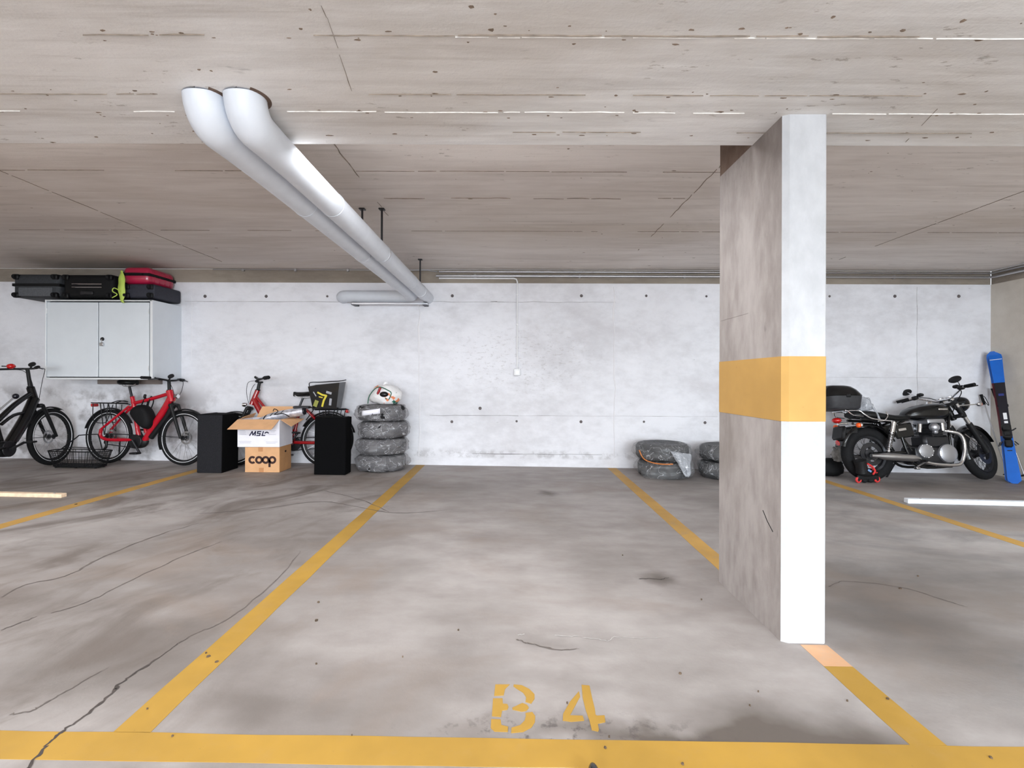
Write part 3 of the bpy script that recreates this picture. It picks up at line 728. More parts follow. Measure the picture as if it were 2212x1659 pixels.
# limp black bag between the cases
def lump(name, c, r, m, parent=None, amp=.18, fr=3.0, seed=0, n=28, k=18, flat_bottom=True):
    mb = MB().ball((0, 0, 0), 1.0, n, k)
    vs = []
    for v in mb.v:
        d = v.normalized(); q = 1 + amp * noise.noise(d * fr * .5 + Vector((seed, 0, 0))) + amp * .5 * noise.noise(d * fr * 1.7 + Vector((0, seed, 0)))
        p = Vector((d.x * r[0] * q, d.y * r[1] * q, d.z * r[2] * q))
        if flat_bottom and p.z < -r[2] * .8: p.z = -r[2] * .8
        vs.append(p + Vector(c))
    mb.v = vs
    return mb.build(name, m, parent, angle=70)
bb = lump('sports_bag', (-4.895, 6.36, ZT + .21), (.042, .20, .235), SUITK, None, .10, 3, 4)
bb.location.z -= .0
tag(bb, 'limp black bag squeezed between the black and the raspberry suitcases', 'bag')
rb = MB()
rp = smooth_path([(-4.815, 6.085, ZT + .36), (-4.80, 6.065, ZT + .26), (-4.79, 6.055, ZT + .15), (-4.795, 6.06, ZT + .02), (-4.77, 6.055, ZT - .04)], 5)
for i, p in enumerate(rp):
    ww = .018 + .028 * math.sin(PI * min(1, i / len(rp) * 1.15)) ** 2
    rb.v += [p + Vector((-ww, .006 * math.sin(i), 0)), p + Vector((ww, -.012 * math.cos(i * .7), 0))]
    if i: rb.f.append((2 * i - 2, 2 * i - 1, 2 * i + 1, 2 * i))
rbo = rb.build('luggage_ribbon', RIBBON, None)
sol = rbo.modifiers.new('thickness', 'SOLIDIFY'); sol.thickness = .003
tag(rbo, 'yellow-green ribbon dangling from the raspberry suitcase handle over the cabinet edge', 'ribbon')
MB().tube(smooth_path([(-4.80, 6.05, ZT + .10), (-4.88, 6.05, ZT + .14), (-4.90, 6.05, ZT + .10), (-4.84, 6.045, ZT + .06), (-4.90, 6.045, ZT + .02)], 5), .006, 6).build('ribbon_end', RIBBON, rbo)

# ------------------------------------------------------------------ black felt boxes and cardboard boxes
def floor_z(x0, x1): return fz((x0 + x1) / 2)
def felt_box(label, x0, x1, y0, y1, hgt, m_front):
    cx = (x0 + x1) / 2; cy = (y0 + y1) / 2; z = fz(cx)
    t = thing('felt_box', label, 'box', (cx, cy, z), (0, math.atan(SLOPE), 0))
    sx, sy = x1 - x0, y1 - y0
    MB().box((0, 0, hgt / 2), (sx, sy, hgt), .006).build('carcass', FELTK, t, smooth=False)
    MB().box((0, -sy / 2 - .003, hgt / 2), (sx - .006, .008, hgt - .008), .003).build('front_panel', m_front, t, smooth=False)
    for X in (-1, 1):
        MB().box((X * (sx / 2 - .03), 0, hgt + .002), (.02, sy - .05, .005), .001).build('top_seam', FELT, t, smooth=False)
felt_box('tall black felt-covered box with a greyish front between the red bicycle and the cardboard boxes', -3.72, -3.425, 5.83, 6.18, .69, FELT)
felt_box('tall jet-black felt-covered box standing next to the stack of bagged tyres', -2.337, -1.965, 5.83, 6.03, .68, FELTK)

def carton(name, label, x0, x1, y0, y1, z, hgt, m, side=None):
    t = thing(name, label, 'box', ((x0 + x1) / 2, (y0 + y1) / 2, z))
    return t, x1 - x0, y1 - y0
cy0 = 5.93
bx, sx, sy = carton('cardboard_box', 'brown cardboard box with a dark shop name, under the open white box', -3.205, -2.79, cy0, cy0 + .31, fz(-3) - .002, .306, CARD)
MB().box((0, 0, .153), (sx, sy, .306), .004).build('carton_body', CARDS, bx, smooth=False)
MB().box((0, -sy / 2 - .001, .153), (sx - .004, .003, .302)).build('front_face', CARD, bx, smooth=False)
MB().box((-.02, -sy / 2 - .003, .278), (.055, .002, .055)).build('tape', TAPE, bx, smooth=False)
MB().box((-.01, -sy / 2 - .003, .028), (.055, .002, .055)).build('tape', TAPE, bx, smooth=False)
MB().lathe([(0, .002), (.016, .002), (.016, 0)], Matrix.Translation((sx / 2, 0, .235)) @ Matrix.Rotation(PI / 2, 4, 'Y') @ Matrix.Diagonal((.8, 1.4, 1, 1)), 12).build('hand_hole', INK, bx)
# shop name: c o o p as thick rings
FX = Matrix.Translation((0, -sy / 2 - .003, 0)) @ Matrix.Rotation(PI / 2, 4, 'X')
def ring(mb, x, z, r0, r1, a0=0, a1=2 * PI, n=24):
    mb.lathe([(r0, -.001), (r1, -.001), (r1, .001), (r0, .001)], FX @ Matrix.Translation((x, z, 0)), n, True, a0, a1)
lg = MB(); zc_ = .150; step = .080
ring(lg, -.118, zc_, .021, .047, .75, 2 * PI - .75); ring(lg, -.118 + step, zc_, .021, .047); ring(lg, -.118 + 2 * step, zc_, .021, .047); ring(lg, -.118 + 3 * step, zc_, .021, .047)
lg.box((-.118 + 3 * step - .034, -sy / 2 - .003, zc_ - .043), (.026, .002, .085))
lg.build('shop_name', INK, bx, smooth=False)

zb = fz(-3) - .002 + .308
wb, sx, sy = carton('open_white_box', 'open white cardboard box with printed letters and folded-out flaps, on the brown box', -3.285, -2.783, cy0 - .02, cy0 + .33, zb, .33, CARDW)
hb = .33; tw = .005
sd = MB()
sd.box((0, -sy / 2 + tw / 2, hb / 2), (sx, tw, hb)); sd.box((0, sy / 2 - tw / 2, hb / 2), (sx, tw, hb))
sd.box((-sx / 2 + tw / 2, 0, hb / 2), (tw, sy - 2 * tw, hb)); sd.box((sx / 2 - tw / 2, 0, hb / 2), (tw, sy - 2 * tw, hb)); sd.box((0, 0, tw / 2), (sx - 2 * tw, sy - 2 * tw, tw))
sd.build('box_wall', CARDW, wb, smooth=False)
def flap(pts):
    a, b, c, d = [Vector(p) for p in pts]; n = (b - a).cross(d - a).normalized() * .004
    MB().add([a, b, c, d, a + n, b + n, c + n, d + n], [(0, 1, 2, 3), (7, 6, 5, 4), (0, 4, 5, 1), (1, 5, 6, 2), (2, 6, 7, 3), (3, 7, 4, 0)]).build('flap', CARD, wb, smooth=False)
flap([(-sx / 2, -sy / 2, hb), (sx / 2, -sy / 2, hb), (sx / 2 - .03, -sy / 2 - .14, hb - .105), (-sx / 2 - .045, -sy / 2 - .14, hb - .105)])
flap([(sx / 2, -sy / 2 + .02, hb), (sx / 2, sy / 2, hb), (sx / 2 + .15, sy / 2, hb - .02), (sx / 2 + .13, -sy / 2 + .03, hb - .085)])
flap([(-sx / 2 + .05, sy / 2, hb), (sx / 2 + .02, sy / 2, hb), (sx / 2 + .04, sy / 2 + .04, hb + .135), (-sx / 2 + .10, sy / 2 + .04, hb + .135)])
flap([(-sx / 2, -sy / 2 + .04, hb), (-sx / 2, sy / 2, hb), (-sx / 2 + .05, sy / 2 - .02, hb + .06), (-sx / 2 + .03, -sy / 2 + .10, hb + .03)])
# printed letters M S L and the swash, drawn as flat strokes on the front wall
def strokes(mb, paths, w, y, ox, oz, sc):
    for path in paths:
        P = [Vector((ox + x * sc, y, oz + z * sc)) for x, z in path]
        for i in range(len(P) - 1):
            d = P[i + 1] - P[i]; L = d.length; ang = math.atan2(d.z, d.x)
            mb.box((P[i] + P[i + 1]) / 2, (L + w * .8, .0016, w), 0, Matrix.Rotation(-ang, 4, 'Y'))
st = MB()
strokes(st, [[(0, 0), (.9, 1.4), (1.15, .15), (2.1, 1.4), (1.9, 0)], [(4.0, 1.4), (2.9, 1.4), (2.75, .75), (3.75, .7), (3.6, 0), (2.5, 0)], [(4.9, 1.4), (4.4, 0), (5.4, 0)],
             [(5.45, .85), (5.8, 1.1), (6.25, 1.15), (6.7, .9)]], 0.0125, -sy / 2 - .001, -.105, .138, .0335)
st.build('printed_letters', INKB, wb, smooth=False)
gp = MB()
for x, z, l in [(-.19, .195, .06), (-.19, .180, .075), (-.19, .165, .07), (-.185, .150, .08), (.17, .195, .08), (.17, .182, .05), (.165, .150, .09), (-.16, .065, .15), (-.16, .050, .13), (.16, .06, .14), (.15, .045, .11)]:
    gp.box((x, -sy / 2 - .0008, z), (l, .0012, .005))
gp.build('grey_print', INKG, wb, smooth=False, kind='stuff')
# silver roll sticking out of the open box
ro = thing('silver_roll', 'silver wrapped roll tied with black cord, lying across the open white box', 'roll', (wb.location.x, wb.location.y, wb.location.z + hb))
pts = smooth_path([(-.18, .02, -.06), (.0, .03, -.01), (.15, .04, .035), (.44, .06, .085)], 5)
MB().tube(pts, [.02 + .034 * min(1, i / 6) for i in range(len(pts))], 16).build('roll', SILVER, ro)
cd = MB()
for k in (5, 8, 11): 
    c = pts[k]; cd.torus(.052, .006, Matrix.Translation(c) @ Matrix.Rotation(PI / 2 + .3, 4, 'Y') @ Matrix.Rotation(.4 * (k % 3 - 1), 4, 'X'), 20, 6)
cd.tube(smooth_path([(.10, -.02, .09), (.13, -.05, .12), (.17, -.04, .09), (.13, -.05, .05), (.22, -.02, .06), (.30, -.02, .02)], 4), .005, 6)
cd.build('black_cord', BLACKM, ro)
MB().box((.42, .06, .135), (.20, .08, .03), .008).build('grey_strap', DARKST, ro)
MB().tube([(.425, .058, .083), (.46, .06, .088)], .044, 16).build('end_cap', NAVY, ro)

# ------------------------------------------------------------------ bagged tyres
def tyre_profile(R, w):
    # cross-section (radius, height) of a car tyre lying flat
    h = w / 2
    return [(R * .62, -h * .55), (R * .66, -h * .8), (R * .80, -h), (R * .93, -h * .86), (R * .985, -h * .6), (R, -h * .52), (R, -h * .30), (R * .985, -h * .27), (R * .985, -h * .20), (R, -h * .17),
            (R, h * .17), (R * .985, h * .20), (R * .985, h * .27), (R, h * .30), (R, h * .52), (R * .985, h * .6), (R * .93, h * .86), (R * .80, h), (R * .66, h * .8), (R * .62, h * .55)]
def bagged_tyre(label, c, R, w, film, bagR, group, seed, rot=0, spread=0.0, lab=False):
    t = thing('bagged_tyre', label, 'tyre', c, (0, 0, rot), group)
    MB().lathe(tyre_profile(R, w), Matrix.Translation((0, 0, w / 2)), 48, True).build('tyre', RUBBER, t, angle=30)
    rim = MB().lathe([(.0, w * .62), (R * .22, w * .62), (R * .25, w * .8), (R * .55, w * .7), (R * .63, w * .86), (R * .64, w * .2), (R * .2, w * .2)], None, 32).build('rim', DARKST, t)
    nn, mm = 72, 18; vs, fs = [], []
    for i in range(mm + 1):
        tt = PI * (i / mm)                       # bottom .. top
        for k in range(nn):
            a = 2 * PI * k / nn; d = Vector((math.cos(a), math.sin(a), 0))
            prof = abs(math.sin(tt)) ** .2
            wr_ = noise.noise(Vector((d.x * 2.2, d.y * 2.2, i * .16 + seed))) * .038 + abs(noise.noise(Vector((d.x * 5, d.y * 5, i * .33 + seed * 2)))) * .034
            sp = spread * max(0, noise.noise(Vector((d.x * 1.1 + seed, d.y * 1.1, 0)))) * (1 - i / mm)
            r = (bagR + sp) * prof + wr_ * prof
            z = w / 2 - math.cos(tt) * (w / 2 + .004) + noise.noise(Vector((d.x * 3 + seed, d.y * 3, i * .3))) * .010 * prof
            z = min(max(z, .001), w + .008)
            vs.append((d.x * r, d.y * r, z))
    for i in range(mm):
        for k in range(nn):
            l = (k + 1) % nn; fs.append((i * nn + k, i * nn + l, (i + 1) * nn + l, (i + 1) * nn + k))
    bag = MB().add(vs, fs).build('plastic_bag', film, t, angle=50)
    if lab:
        lb = MB(); seg = 8
        for i in range(seg + 1):
            a = -PI / 2 - .42 + .62 * i / seg - rot
            for z in (.075, .135): lb.v.append(Vector((math.cos(a) * (bagR + .058), math.sin(a) * (bagR + .058), z + (.004 * i))))
            if i: lb.f.append((2 * i - 2, 2 * i, 2 * i + 1, 2 * i - 1))
        lbl = lb.build('paper_label', CARDW, t); s_ = lbl.modifiers.new('thickness', 'SOLIDIFY'); s_.thickness = .002
        MB().tube([(math.cos(a) * (bagR + .061), math.sin(a) * (bagR + .061), .10) for a in (-1.62 - rot, -1.60 - rot)], .006, 6).build('label_mark', INKB, t)
    return t
sx_, sy_ = -1.635, 6.265
GR = 'bagged tyres in the tall stack'
names = ['bagged tyre at the bottom of the tall stack', 'bagged tyre second from the floor in the tall stack', 'bagged tyre third from the floor in the tall stack', 'bagged tyre on top of the tall stack, with a white paper label']
z = fz(sx_)
for k in range(4):
    w_ = (.205, .195, .205, .195)[k]
    bagged_tyre(names[k], (sx_ + (-.01, .0, .015, -.015)[k], sy_ + (-.0, -.01, .005, 0)[k], z), .295, w_, FILM, .315, GR, 3.1 * k + 1, .7 * k, .02, k == 3)
    z += w_ + .006
stack_top = z
# carrier bag on top
cb = thing('carrier_bag', 'white printed carrier bag with a green cord, on top of the tall tyre stack', 'bag', (-1.60, 6.25, stack_top + .004))
lump('bag_skin', (0, 0, .115), (.20, .16, .145), BAGP, cb, .22, 2.4, 2)
mb = MB().ball((0, 0, 0), 1, 12, 8); mb.v = [Vector((v.x * .035 + .0, v.y * .03, .24 + v.z * .05)) for v in mb.v]; mb.build('bag_knot', WHITE, cb)
MB().ball((.02, -.155, .125), (.055, .035, .035), 14, 8).build('black_pouch', BLACKP, cb)
MB().box((-.045, -.145, .17), (.03, .03, .10), .01, Matrix.Rotation(.4, 4, 'Y')).build('red_strap', REDD, cb)
MB().tube(smooth_path([(-.19, -.12, .01), (-.17, -.13, .10), (-.10, -.14, .19), (-.03, -.15, .215), (.06, -.16, .18), (.11, -.16, .14), (.08, -.165, .06)], 5), .006, 6).build('green_cord', GREENC, cb)
# two low stacks beside the right-hand bay line
GR2 = 'bagged tyres lying in low stacks behind the pillar'
tx, ty = 1.90, 6.16
bagged_tyre('bagged tyre on the floor in the low stack nearest the bay line', (tx, ty, fz(tx)), .32, .20, FILM2, .345, GR2, 11, .4, .16)
bagged_tyre('bagged tyre lying on top in the low stack nearest the bay line', (tx - .02, ty + .02, fz(tx) + .207), .32, .20, FILM2, .345, GR2, 17, 1.4, .10)
btop = [o for o in bpy.data.objects if o.get('label', '').startswith('bagged tyre lying on top in the low stack nearest')][0]
fl_ = MB(btop.matrix_basis.inverted() @ Matrix.Translation((tx, ty, fz(tx)))); N_ = 12; vs, fs = [], []
for i in range(N_ + 1):
    for j in range(N_ + 1):
        u_, v_ = i / N_, j / N_
        a_ = -1.85 + .15 + (.25 + .50 * (1 - v_)) * u_ + .42 * v_ * (1 - u_ * .3)
        z_ = .36 - .30 * v_ - .05 * u_ * (1 - v_)
        r_ = .385 + .05 * v_ + .022 * noise.noise(Vector((u_ * 4, v_ * 4, 3))) + .03 * abs(noise.noise(Vector((u_ * 7, v_ * 2, 8))))
        vs.append((r_ * math.cos(a_), r_ * math.sin(a_), z_ + .015 * noise.noise(Vector((u_ * 5, v_ * 5, 1)))))
fs = [(i * (N_ + 1) + j, i * (N_ + 1) + j + 1, (i + 1) * (N_ + 1) + j + 1, (i + 1) * (N_ + 1) + j) for i in range(N_) for j in range(N_)]
fo = fl_.add(vs, fs).build('bag_flap', FILMW, btop, angle=60); fo.modifiers.new('thickness', 'SOLIDIFY').thickness = .002
cdm = mat('orange_tie', srgb(200, 120, 60), .5)
MB(btop.matrix_basis.inverted() @ Matrix.Translation((tx, ty, fz(tx)))).tube(smooth_path([(.375 * math.cos(a_), .375 * math.sin(a_), z_) for a_, z_ in ((-2.75, .33), (-2.55, .24), (-2.25, .205), (-1.9, .195), (-1.6, .20))], 4), .007, 6).build('orange_tie', cdm, btop)
tx2, ty2 = 2.66, 6.12
bagged_tyre('bagged tyre on the floor in the low stack half hidden behind the pillar', (tx2, ty2, fz(tx2)), .32, .20, FILM2, .340, GR2, 23, .2, .06)
bagged_tyre('bagged tyre lying on top in the low stack half hidden behind the pillar', (tx2 + .02, ty2 + .03, fz(tx2) + .207), .32, .19, FILM2, .340, GR2, 29, 2.4, .06)

# ------------------------------------------------------------------ floor battens, chips, boot tip
def batten(label, a, b, wdt, hgt, m):
    d = b - a; L = Vector((d.x, d.y, 0)).length; ang = math.atan2(d.y, d.x)
    c = (a + b) / 2
    t = thing('floor_batten', label, 'batten', (c.x, c.y, fz(c.x)), (0, math.atan(SLOPE), ang))
    MB().box((0, 0, hgt / 2), (L, wdt, hgt), .004).build('bar', m, t, smooth=False)
    for X in (-.42, .42): MB().lathe([(0, .003), (.008, .003), (.010, 0)], Matrix.Translation((X * L, 0, hgt)), 10).build('screw_head', STEEL, t)
a = on_floor(1962, 1088); b = on_floor(2212, 1094); b = a + (b - a) * 1.6
batten('white painted wooden batten lying on the floor before the motorcycle', a + Vector((0, .03, 0)), b + Vector((0, .03, 0)), .06, .046, WOODW)
a = on_floor(132, 1076); b = on_floor(0, 1073); b = a + (b - a) * 2.0
batten('raw pale wooden batten lying on the floor before the black bicycle', b + Vector((0, .03, 0)), a + Vector((0, .03, 0)), .06, .036, WOODR)
ch = MB()
for px, py, s in [(450, 1419, 9), (445, 1412, 4), (468, 1431, 7), (318, 1533, 4), (372, 1592, 5), (688, 1302, 7), (683, 1341, 8), (683, 1435, 4), (1225, 1520, 4), (1307, 1617, 6), (1316, 1593, 4), (1469, 1456, 6), (1918, 1511, 7), (1515, 1296, 4),
                  (1638, 1495, 3), (1945, 1272, 6), (1620, 1525, 4), (1475, 1652, 7), (2140, 1638, 8), (1983, 1245, 4), (164, 1090, 5), (990, 1362, 4), (760, 1590, 3), (1345, 1200, 3), (870, 1420, 3), (1830, 1515, 4)]:
    p = on_floor(px, py); r = .62 * s / F * p.y; a0 = random.random() * 6
    ch.prism([(p.x + r * (.5 + .5 * random.random()) * math.cos(a0 + k), p.y + r * .9 * (.5 + .5 * random.random()) * math.sin(a0 + k)) for k in (0, 1.2, 2.3, 3.4, 4.7)], .006, Matrix.Translation((0, 0, p.z + .003)))
cho = ch.build('dirt_chips', mat('dirt_chip', srgb(92, 76, 60), .9, noise_amt=.5, nscale=40), None, smooth=False, kind='stuff')
tag(cho, 'small brown leaf bits and dirt chips scattered over the bay floor', 'dirt')
bt = on_floor(1275, 1659)
tp = thing('shoe_tip', 'black rounded shoe tip on the yellow front line at the picture edge', 'shoe', (bt.x, bt.y - .135, bt.z))
mb = MB().ball((0, .03, .03), (.021, .078, .034), 20, 12); mb.v = [Vector((v.x, v.y, max(v.z, .006))) for v in mb.v]; mb.build('upper', BLACKP, tp)
mb = MB().ball((0, .03, .005), (.023, .081, .007), 20, 8); mb.build('sole', RUBBER, tp)
# ------------------------------------------------------------------ bicycles
def wheel(parent, c, R, M=Matrix(), tr=.024, name='wheel', disc=.085, rim_m=None, stripe=True, spokes=28, hub=.03, hubw=.06):
    W = M @ Matrix.Translation(c) @ YAX
    t = MB(W).torus(R - tr, tr, None, 56, 10).build(name, RUBBER, parent)
    if stripe:
        s = MB(W)
        for z in (-tr * .80, tr * .80): s.torus(R - tr * 1.75, .0042, Matrix.Translation((0, 0, z)), 48, 6)
        s.build('reflective_stripe', REFL, t)
    MB(W).lathe([(R - tr * 1.9, -.013), (R - tr * 1.9, .013), (R - tr * 2.8, .010), (R - tr * 2.8, -.010)], None, 48, True).build('rim', rim_m or PLASB, t)
    sp = MB(W)
    for k in range(spokes):
        a = 2 * PI * k / spokes; s_ = 1 if k % 2 else -1; b = a + (.5 if k % 4 < 2 else -.5)
        sp.tube([(hub * .8 * math.cos(b), hub * .8 * math.sin(b), s_ * hubw * .42), ((R - tr * 2.6) * math.cos(a), (R - tr * 2.6) * math.sin(a), 0)], .0013, 4)
    sp.build('spokes', STEEL, t, kind='stuff')
    MB(W).lathe([(0, -hubw / 2 - .02), (.008, -hubw / 2 - .02), (.009, -hubw / 2), (hub, -hubw / 2), (hub, -hubw * .38), (hub * .5, -hubw * .3), (hub * .5, hubw * .3), (hub, hubw * .38), (hub, hubw / 2), (.009, hubw / 2), (.008, hubw / 2 + .02), (0, hubw / 2 + .02)], None, 18).build('hub', DARKST, t)
    if disc:
        MB(W).lathe([(disc, .030), (disc, .033), (disc * .72, .033), (disc * .72, .030)], None, 28, True).lathe([(disc * .5, .030), (disc * .5, .033), (.02, .033), (.02, .030)], None, 20, True).build('brake_disc', STEEL, t)
    return t
def fender(parent, c, R, a0, a1, w, m, M=Matrix(), name='mudguard'):
    W = M @ Matrix.Translation(c) @ YAX
    p = [(R, -w), (R + .010, -w * .6), (R + .013, 0), (R + .010, w * .6), (R, w), (R - .003, w), (R + .007, w * .6), (R + .010, 0), (R + .007, -w * .6), (R - .003, -w)]
    return MB(W).lathe(p, None, 28, True, math.radians(a0), math.radians(a1)).build(name, m, parent)
def saddle(parent, c, L=.27, W=.085, tilt=0, m=None):
    mb = MB(Matrix.Translation(c) @ Matrix.Rotation(tilt, 4, 'Y'))
    n = 14; vs, fs = [], []
    for i in range(n + 1):
        s = i / n; x = -L * .52 + L * s
        wd = W * (1 if s < .28 else max(.22, 1 - (s - .28) * 2.1)) * (.55 + .45 * min(1, s * 6)) * (1 if s < .93 else .75)
        top = .022 + .012 * (1 - s) ** 2 + (.006 if s > .9 else 0)
        for k in range(12):
            a = 2 * PI * k / 12; y = wd * math.cos(a); z = (top if math.sin(a) > 0 else .035) * math.sin(a) * (1 if math.sin(a) > 0 else .9)
            vs.append((x, y, z))
    for i in range(n):
        for k in range(12): l = (k + 1) % 12; fs.append((i * 12 + k, i * 12 + l, i * 12 + 12 + l, i * 12 + 12 + k))
    fs += [tuple(range(11, -1, -1)), tuple(n * 12 + k for k in range(12))]
    s = mb.add(vs, fs).build('saddle', m or LEATHER, parent)
    rl = MB(Matrix.Translation(c) @ Matrix.Rotation(tilt, 4, 'Y'))
    for y in (-.022, .022): rl.tube(smooth_path([(-.10, y, -.02), (-.06, y, -.05), (.03, y, -.05), (.11, y * .5, -.02)], 3), .0045, 6)
    rl.build('saddle_rail', STEEL, s)
    return s
def pedal(mb, c, w=.09):
    mb.box(c, (.095, w, .022), .006)

def bike(name, label, loc, heading, lean, P):
    t = thing(name, label, 'bicycle', loc, (lean, 0, heading))
    R = P.get('R', .345); wb = P.get('wb', 1.12); fm = P['frame']; g = P.get('z', 0.0)
    ht, hb_ = P.get('ht', (.855, .94)), P.get('hb', (.905, .80))
    ax = Vector((ht[0] - hb_[0], 0, ht[1] - hb_[1])).normalized()
    S = Matrix.Translation((hb_[0], 0, hb_[1])) @ Matrix.Rotation(P.get('steer', 0), 4, ax) @ Matrix.Translation((-hb_[0], 0, -hb_[1]))
    rear = wheel(t, (0, 0, R), R, tr=P.get('tr', .024))
    front = wheel(t, (wb, 0, R), R, S, tr=P.get('tr', .024))
    # frame
    fb = MB(); st = P.get('st', (.313, .86)); bb = (.44, .30)
    for pts, r in P['tubes']: fb.tube(smooth_path([(p[0], p[1] if len(p) > 2 else 0, p[-1]) for p in pts], 3) if len(pts) > 2 else [(p[0], p[1] if len(p) > 2 else 0, p[-1]) for p in pts], r, 12)
    fb.tube([(ht[0], 0, ht[1]), (hb_[0], 0, hb_[1])], P.get('hr', .028), 14)
    for y in (-1, 1):
        fb.tube(smooth_path([(-.045, y * .07, .44), (-.055, y * .07, .365), (-.01, y * .072, .325), (.10, y * .07, .305), (.40, y * .045, .31)], 4), P.get('stay', .021), 10)
        fb.tube([(-.045, y * .07, .44), (P.get('ss', (.30, .74))[0], y * .022, P.get('ss', (.30, .74))[1])], .015, 8)
    fb.build('frame', fm, t)
    if 'battery' in P:
        MB().tube([(p[0], 0, p[1]) for p in P['battery']], .034, 12).build('battery', PLASB, t)
        MB().ball((.46, 0, .285), (.125, .055, .085), 18, 12).box((.47, 0, .26), (.17, .09, .09), .03).build('motor', PLASB, t)
    cr = MB().lathe([(.0, -.052), (.085, -.052), (.09, -.058), (.085, -.064), (0, -.064)], Matrix.Translation((bb[0] + .01, 0, bb[1] - .01)) @ YAX, 28).build('chain_ring', DARKST, t)
    ca = P.get('crank', -.95)
    for s_ in (-1, 1):
        a = ca if s_ < 0 else ca + PI
        d = Vector((math.cos(a), 0, math.sin(a))); o = Vector((bb[0] + .01, s_ * .085, bb[1] - .01))
        ck = MB().tube([o - d * .02, o + d * .09, o + d * .17], [.018, .013, .015], 10).tube([o + Vector((0, -s_ * .04, 0)), o + Vector((0, s_ * .01, 0))], .016, 10).build('crank', DARKST, t)
        pm = MB(); pedal(pm, o + d * .17 + Vector((0, s_ * .06, 0))); pm.build('pedal', PLASB, ck)
    MB().tube([(bb[0] - .02, -.056, bb[1] + .075), (0, -.05, R + .035)], .006, 6).tube([(bb[0] - .02, -.056, bb[1] - .09), (.04, -.05, R - .10), (0.0, -.05, R - .04)], .006, 6).build('chain', DARKST, t)
    MB().tube(smooth_path([(0, -.06, R), (.03, -.065, R - .06), (.035, -.065, R - .13), (.0, -.065, R - .17)], 3), .016, 8).lathe([(.0, -.07), (.03, -.07), (.03, -.06), (0, -.06)], Matrix.Translation((.03, 0, R - .07)) @ YAX, 14).build('rear_derailleur', PLASB, t)
    # seat
    sz = P.get('saddle_z', 1.045); k = (sz - st[1]) / .30
    sx_ = st[0] - .10 * k - .02
    MB().tube([(st[0], 0, st[1] - .02), (sx_ + .03, 0, sz - .045)], .0145, 12).torus(.021, .006, Matrix.Translation((st[0], 0, st[1])), 14, 6).build('seat_post', DARKST, t)
    saddle(t, (sx_ + .03, 0, sz), P.get('sl', .27), .085, P.get('stilt', 0))
    # fork and bars (steered)
    fk = MB(S)
    top = Vector((hb_[0], 0, hb_[1])) - ax * .05
    for y in (-1, 1):
        fk.tube([top + Vector((.012, y * .058, .01)), top.lerp(Vector((wb, y * .062, R)), .45) + Vector((.012, y * .058 * .55, 0)), (wb + .0, y * .060, R)], [.020, .021, .016], 12)
    fk.box(top + Vector((.005, 0, .0)), (.05, .15, .05), .015)
    fk.build('fork', P.get('fork', PLASB), t)
    bz, bx = P.get('bar', (1.07, .84))
    stm = MB(S).tube([(ht[0], 0, ht[1] - .01), (ht[0] + (bx - ht[0]) * .8, 0, bz - .02), (bx, 0, bz)], [.021, .019, .02], 12).torus(.026, .008, Matrix.Translation((ht[0], 0, ht[1] + .005)), 16, 6).build('stem', PLASB, t)
    sw, rise, hw = P.get('sweep', .07), P.get('rise', .02), P.get('barw', .33)
    bpath = [(bx - sw, -hw, bz + rise), (bx - sw * .55, -hw * .62, bz + rise * 1.1), (bx + .02, -hw * .25, bz + .005), (bx, 0, bz), (bx + .02, hw * .25, bz + .005), (bx - sw * .55, hw * .62, bz + rise * 1.1), (bx - sw, hw, bz + rise)]
    hbr = MB(S).tube(smooth_path(bpath, 4), .012, 10).build('handlebar', PLASB, t)
    for s_ in (-1, 1):
        g0 = Vector((bx - sw * .55, s_ * hw * .62, bz + rise * 1.1)); g1 = Vector((bx - sw, s_ * hw, bz + rise)); d = (g1 - g0).normalized()
        MB(S).tube([g1 - d * .125, g1 - d * .12, g1, g1 + d * .006], [.014, .0185 * P.get('gr', 1), .0175 * P.get('gr', 1), .012], 12).build('grip', RUBBER, hbr)
        lv = g1 - d * .15
        MB(S).tube(smooth_path([lv, lv + Vector((.05, 0, -.005)), lv + Vector((.065, s_ * .03, -.012)), lv + d * .12 + Vector((.058, 0, -.02))], 4), .0065, 8).box(lv, (.035, .03, .028), .008).build('brake_lever', DARKST, hbr)
    if P.get('display', True):
        MB(S).lathe([(0, .012), (.034, .010), (.038, .0), (.034, -.012), (0, -.012)], Matrix.Translation((bx + .045, -.02, bz + .055)) @ Matrix.Rotation(-.7, 4, 'Y'), 18).tube([(bx + .02, -.02, bz), (bx + .04, -.02, bz + .05)], .010, 8).build('display', PLASB, hbr)
    cb_ = MB(S)
    for s_ in (-1, 1):
        cb_.tube(smooth_path([(bx + .01, s_ * hw * .5, bz), (bx + .10, s_ * hw * .35, bz - .02), (bx + .13, s_ * .06, bz - .14), (hb_[0] + .03, s_ * .02, hb_[1] + .02)], 5), .0032, 5)
    cb_.build('brake_cable', P.get('cable', BLACKM), t)
    if P.get('front_fender', True): 
        ff = fender(t, (wb, 0, R), R + .012, *P.get('ffang', (-205, -28)), .028, PLASB, S)
        fs_ = MB(S)
        for y in (-1, 1): fs_.tube([(wb, y * .055, R), (wb - .36, y * .025, R + .02)], .003, 5)
        fs_.build('fender_stay', DARKST, ff)
    if P.get('rear_fender', True): fender(t, (0, 0, R), R + .014, -165, -28, .030, PLASB)
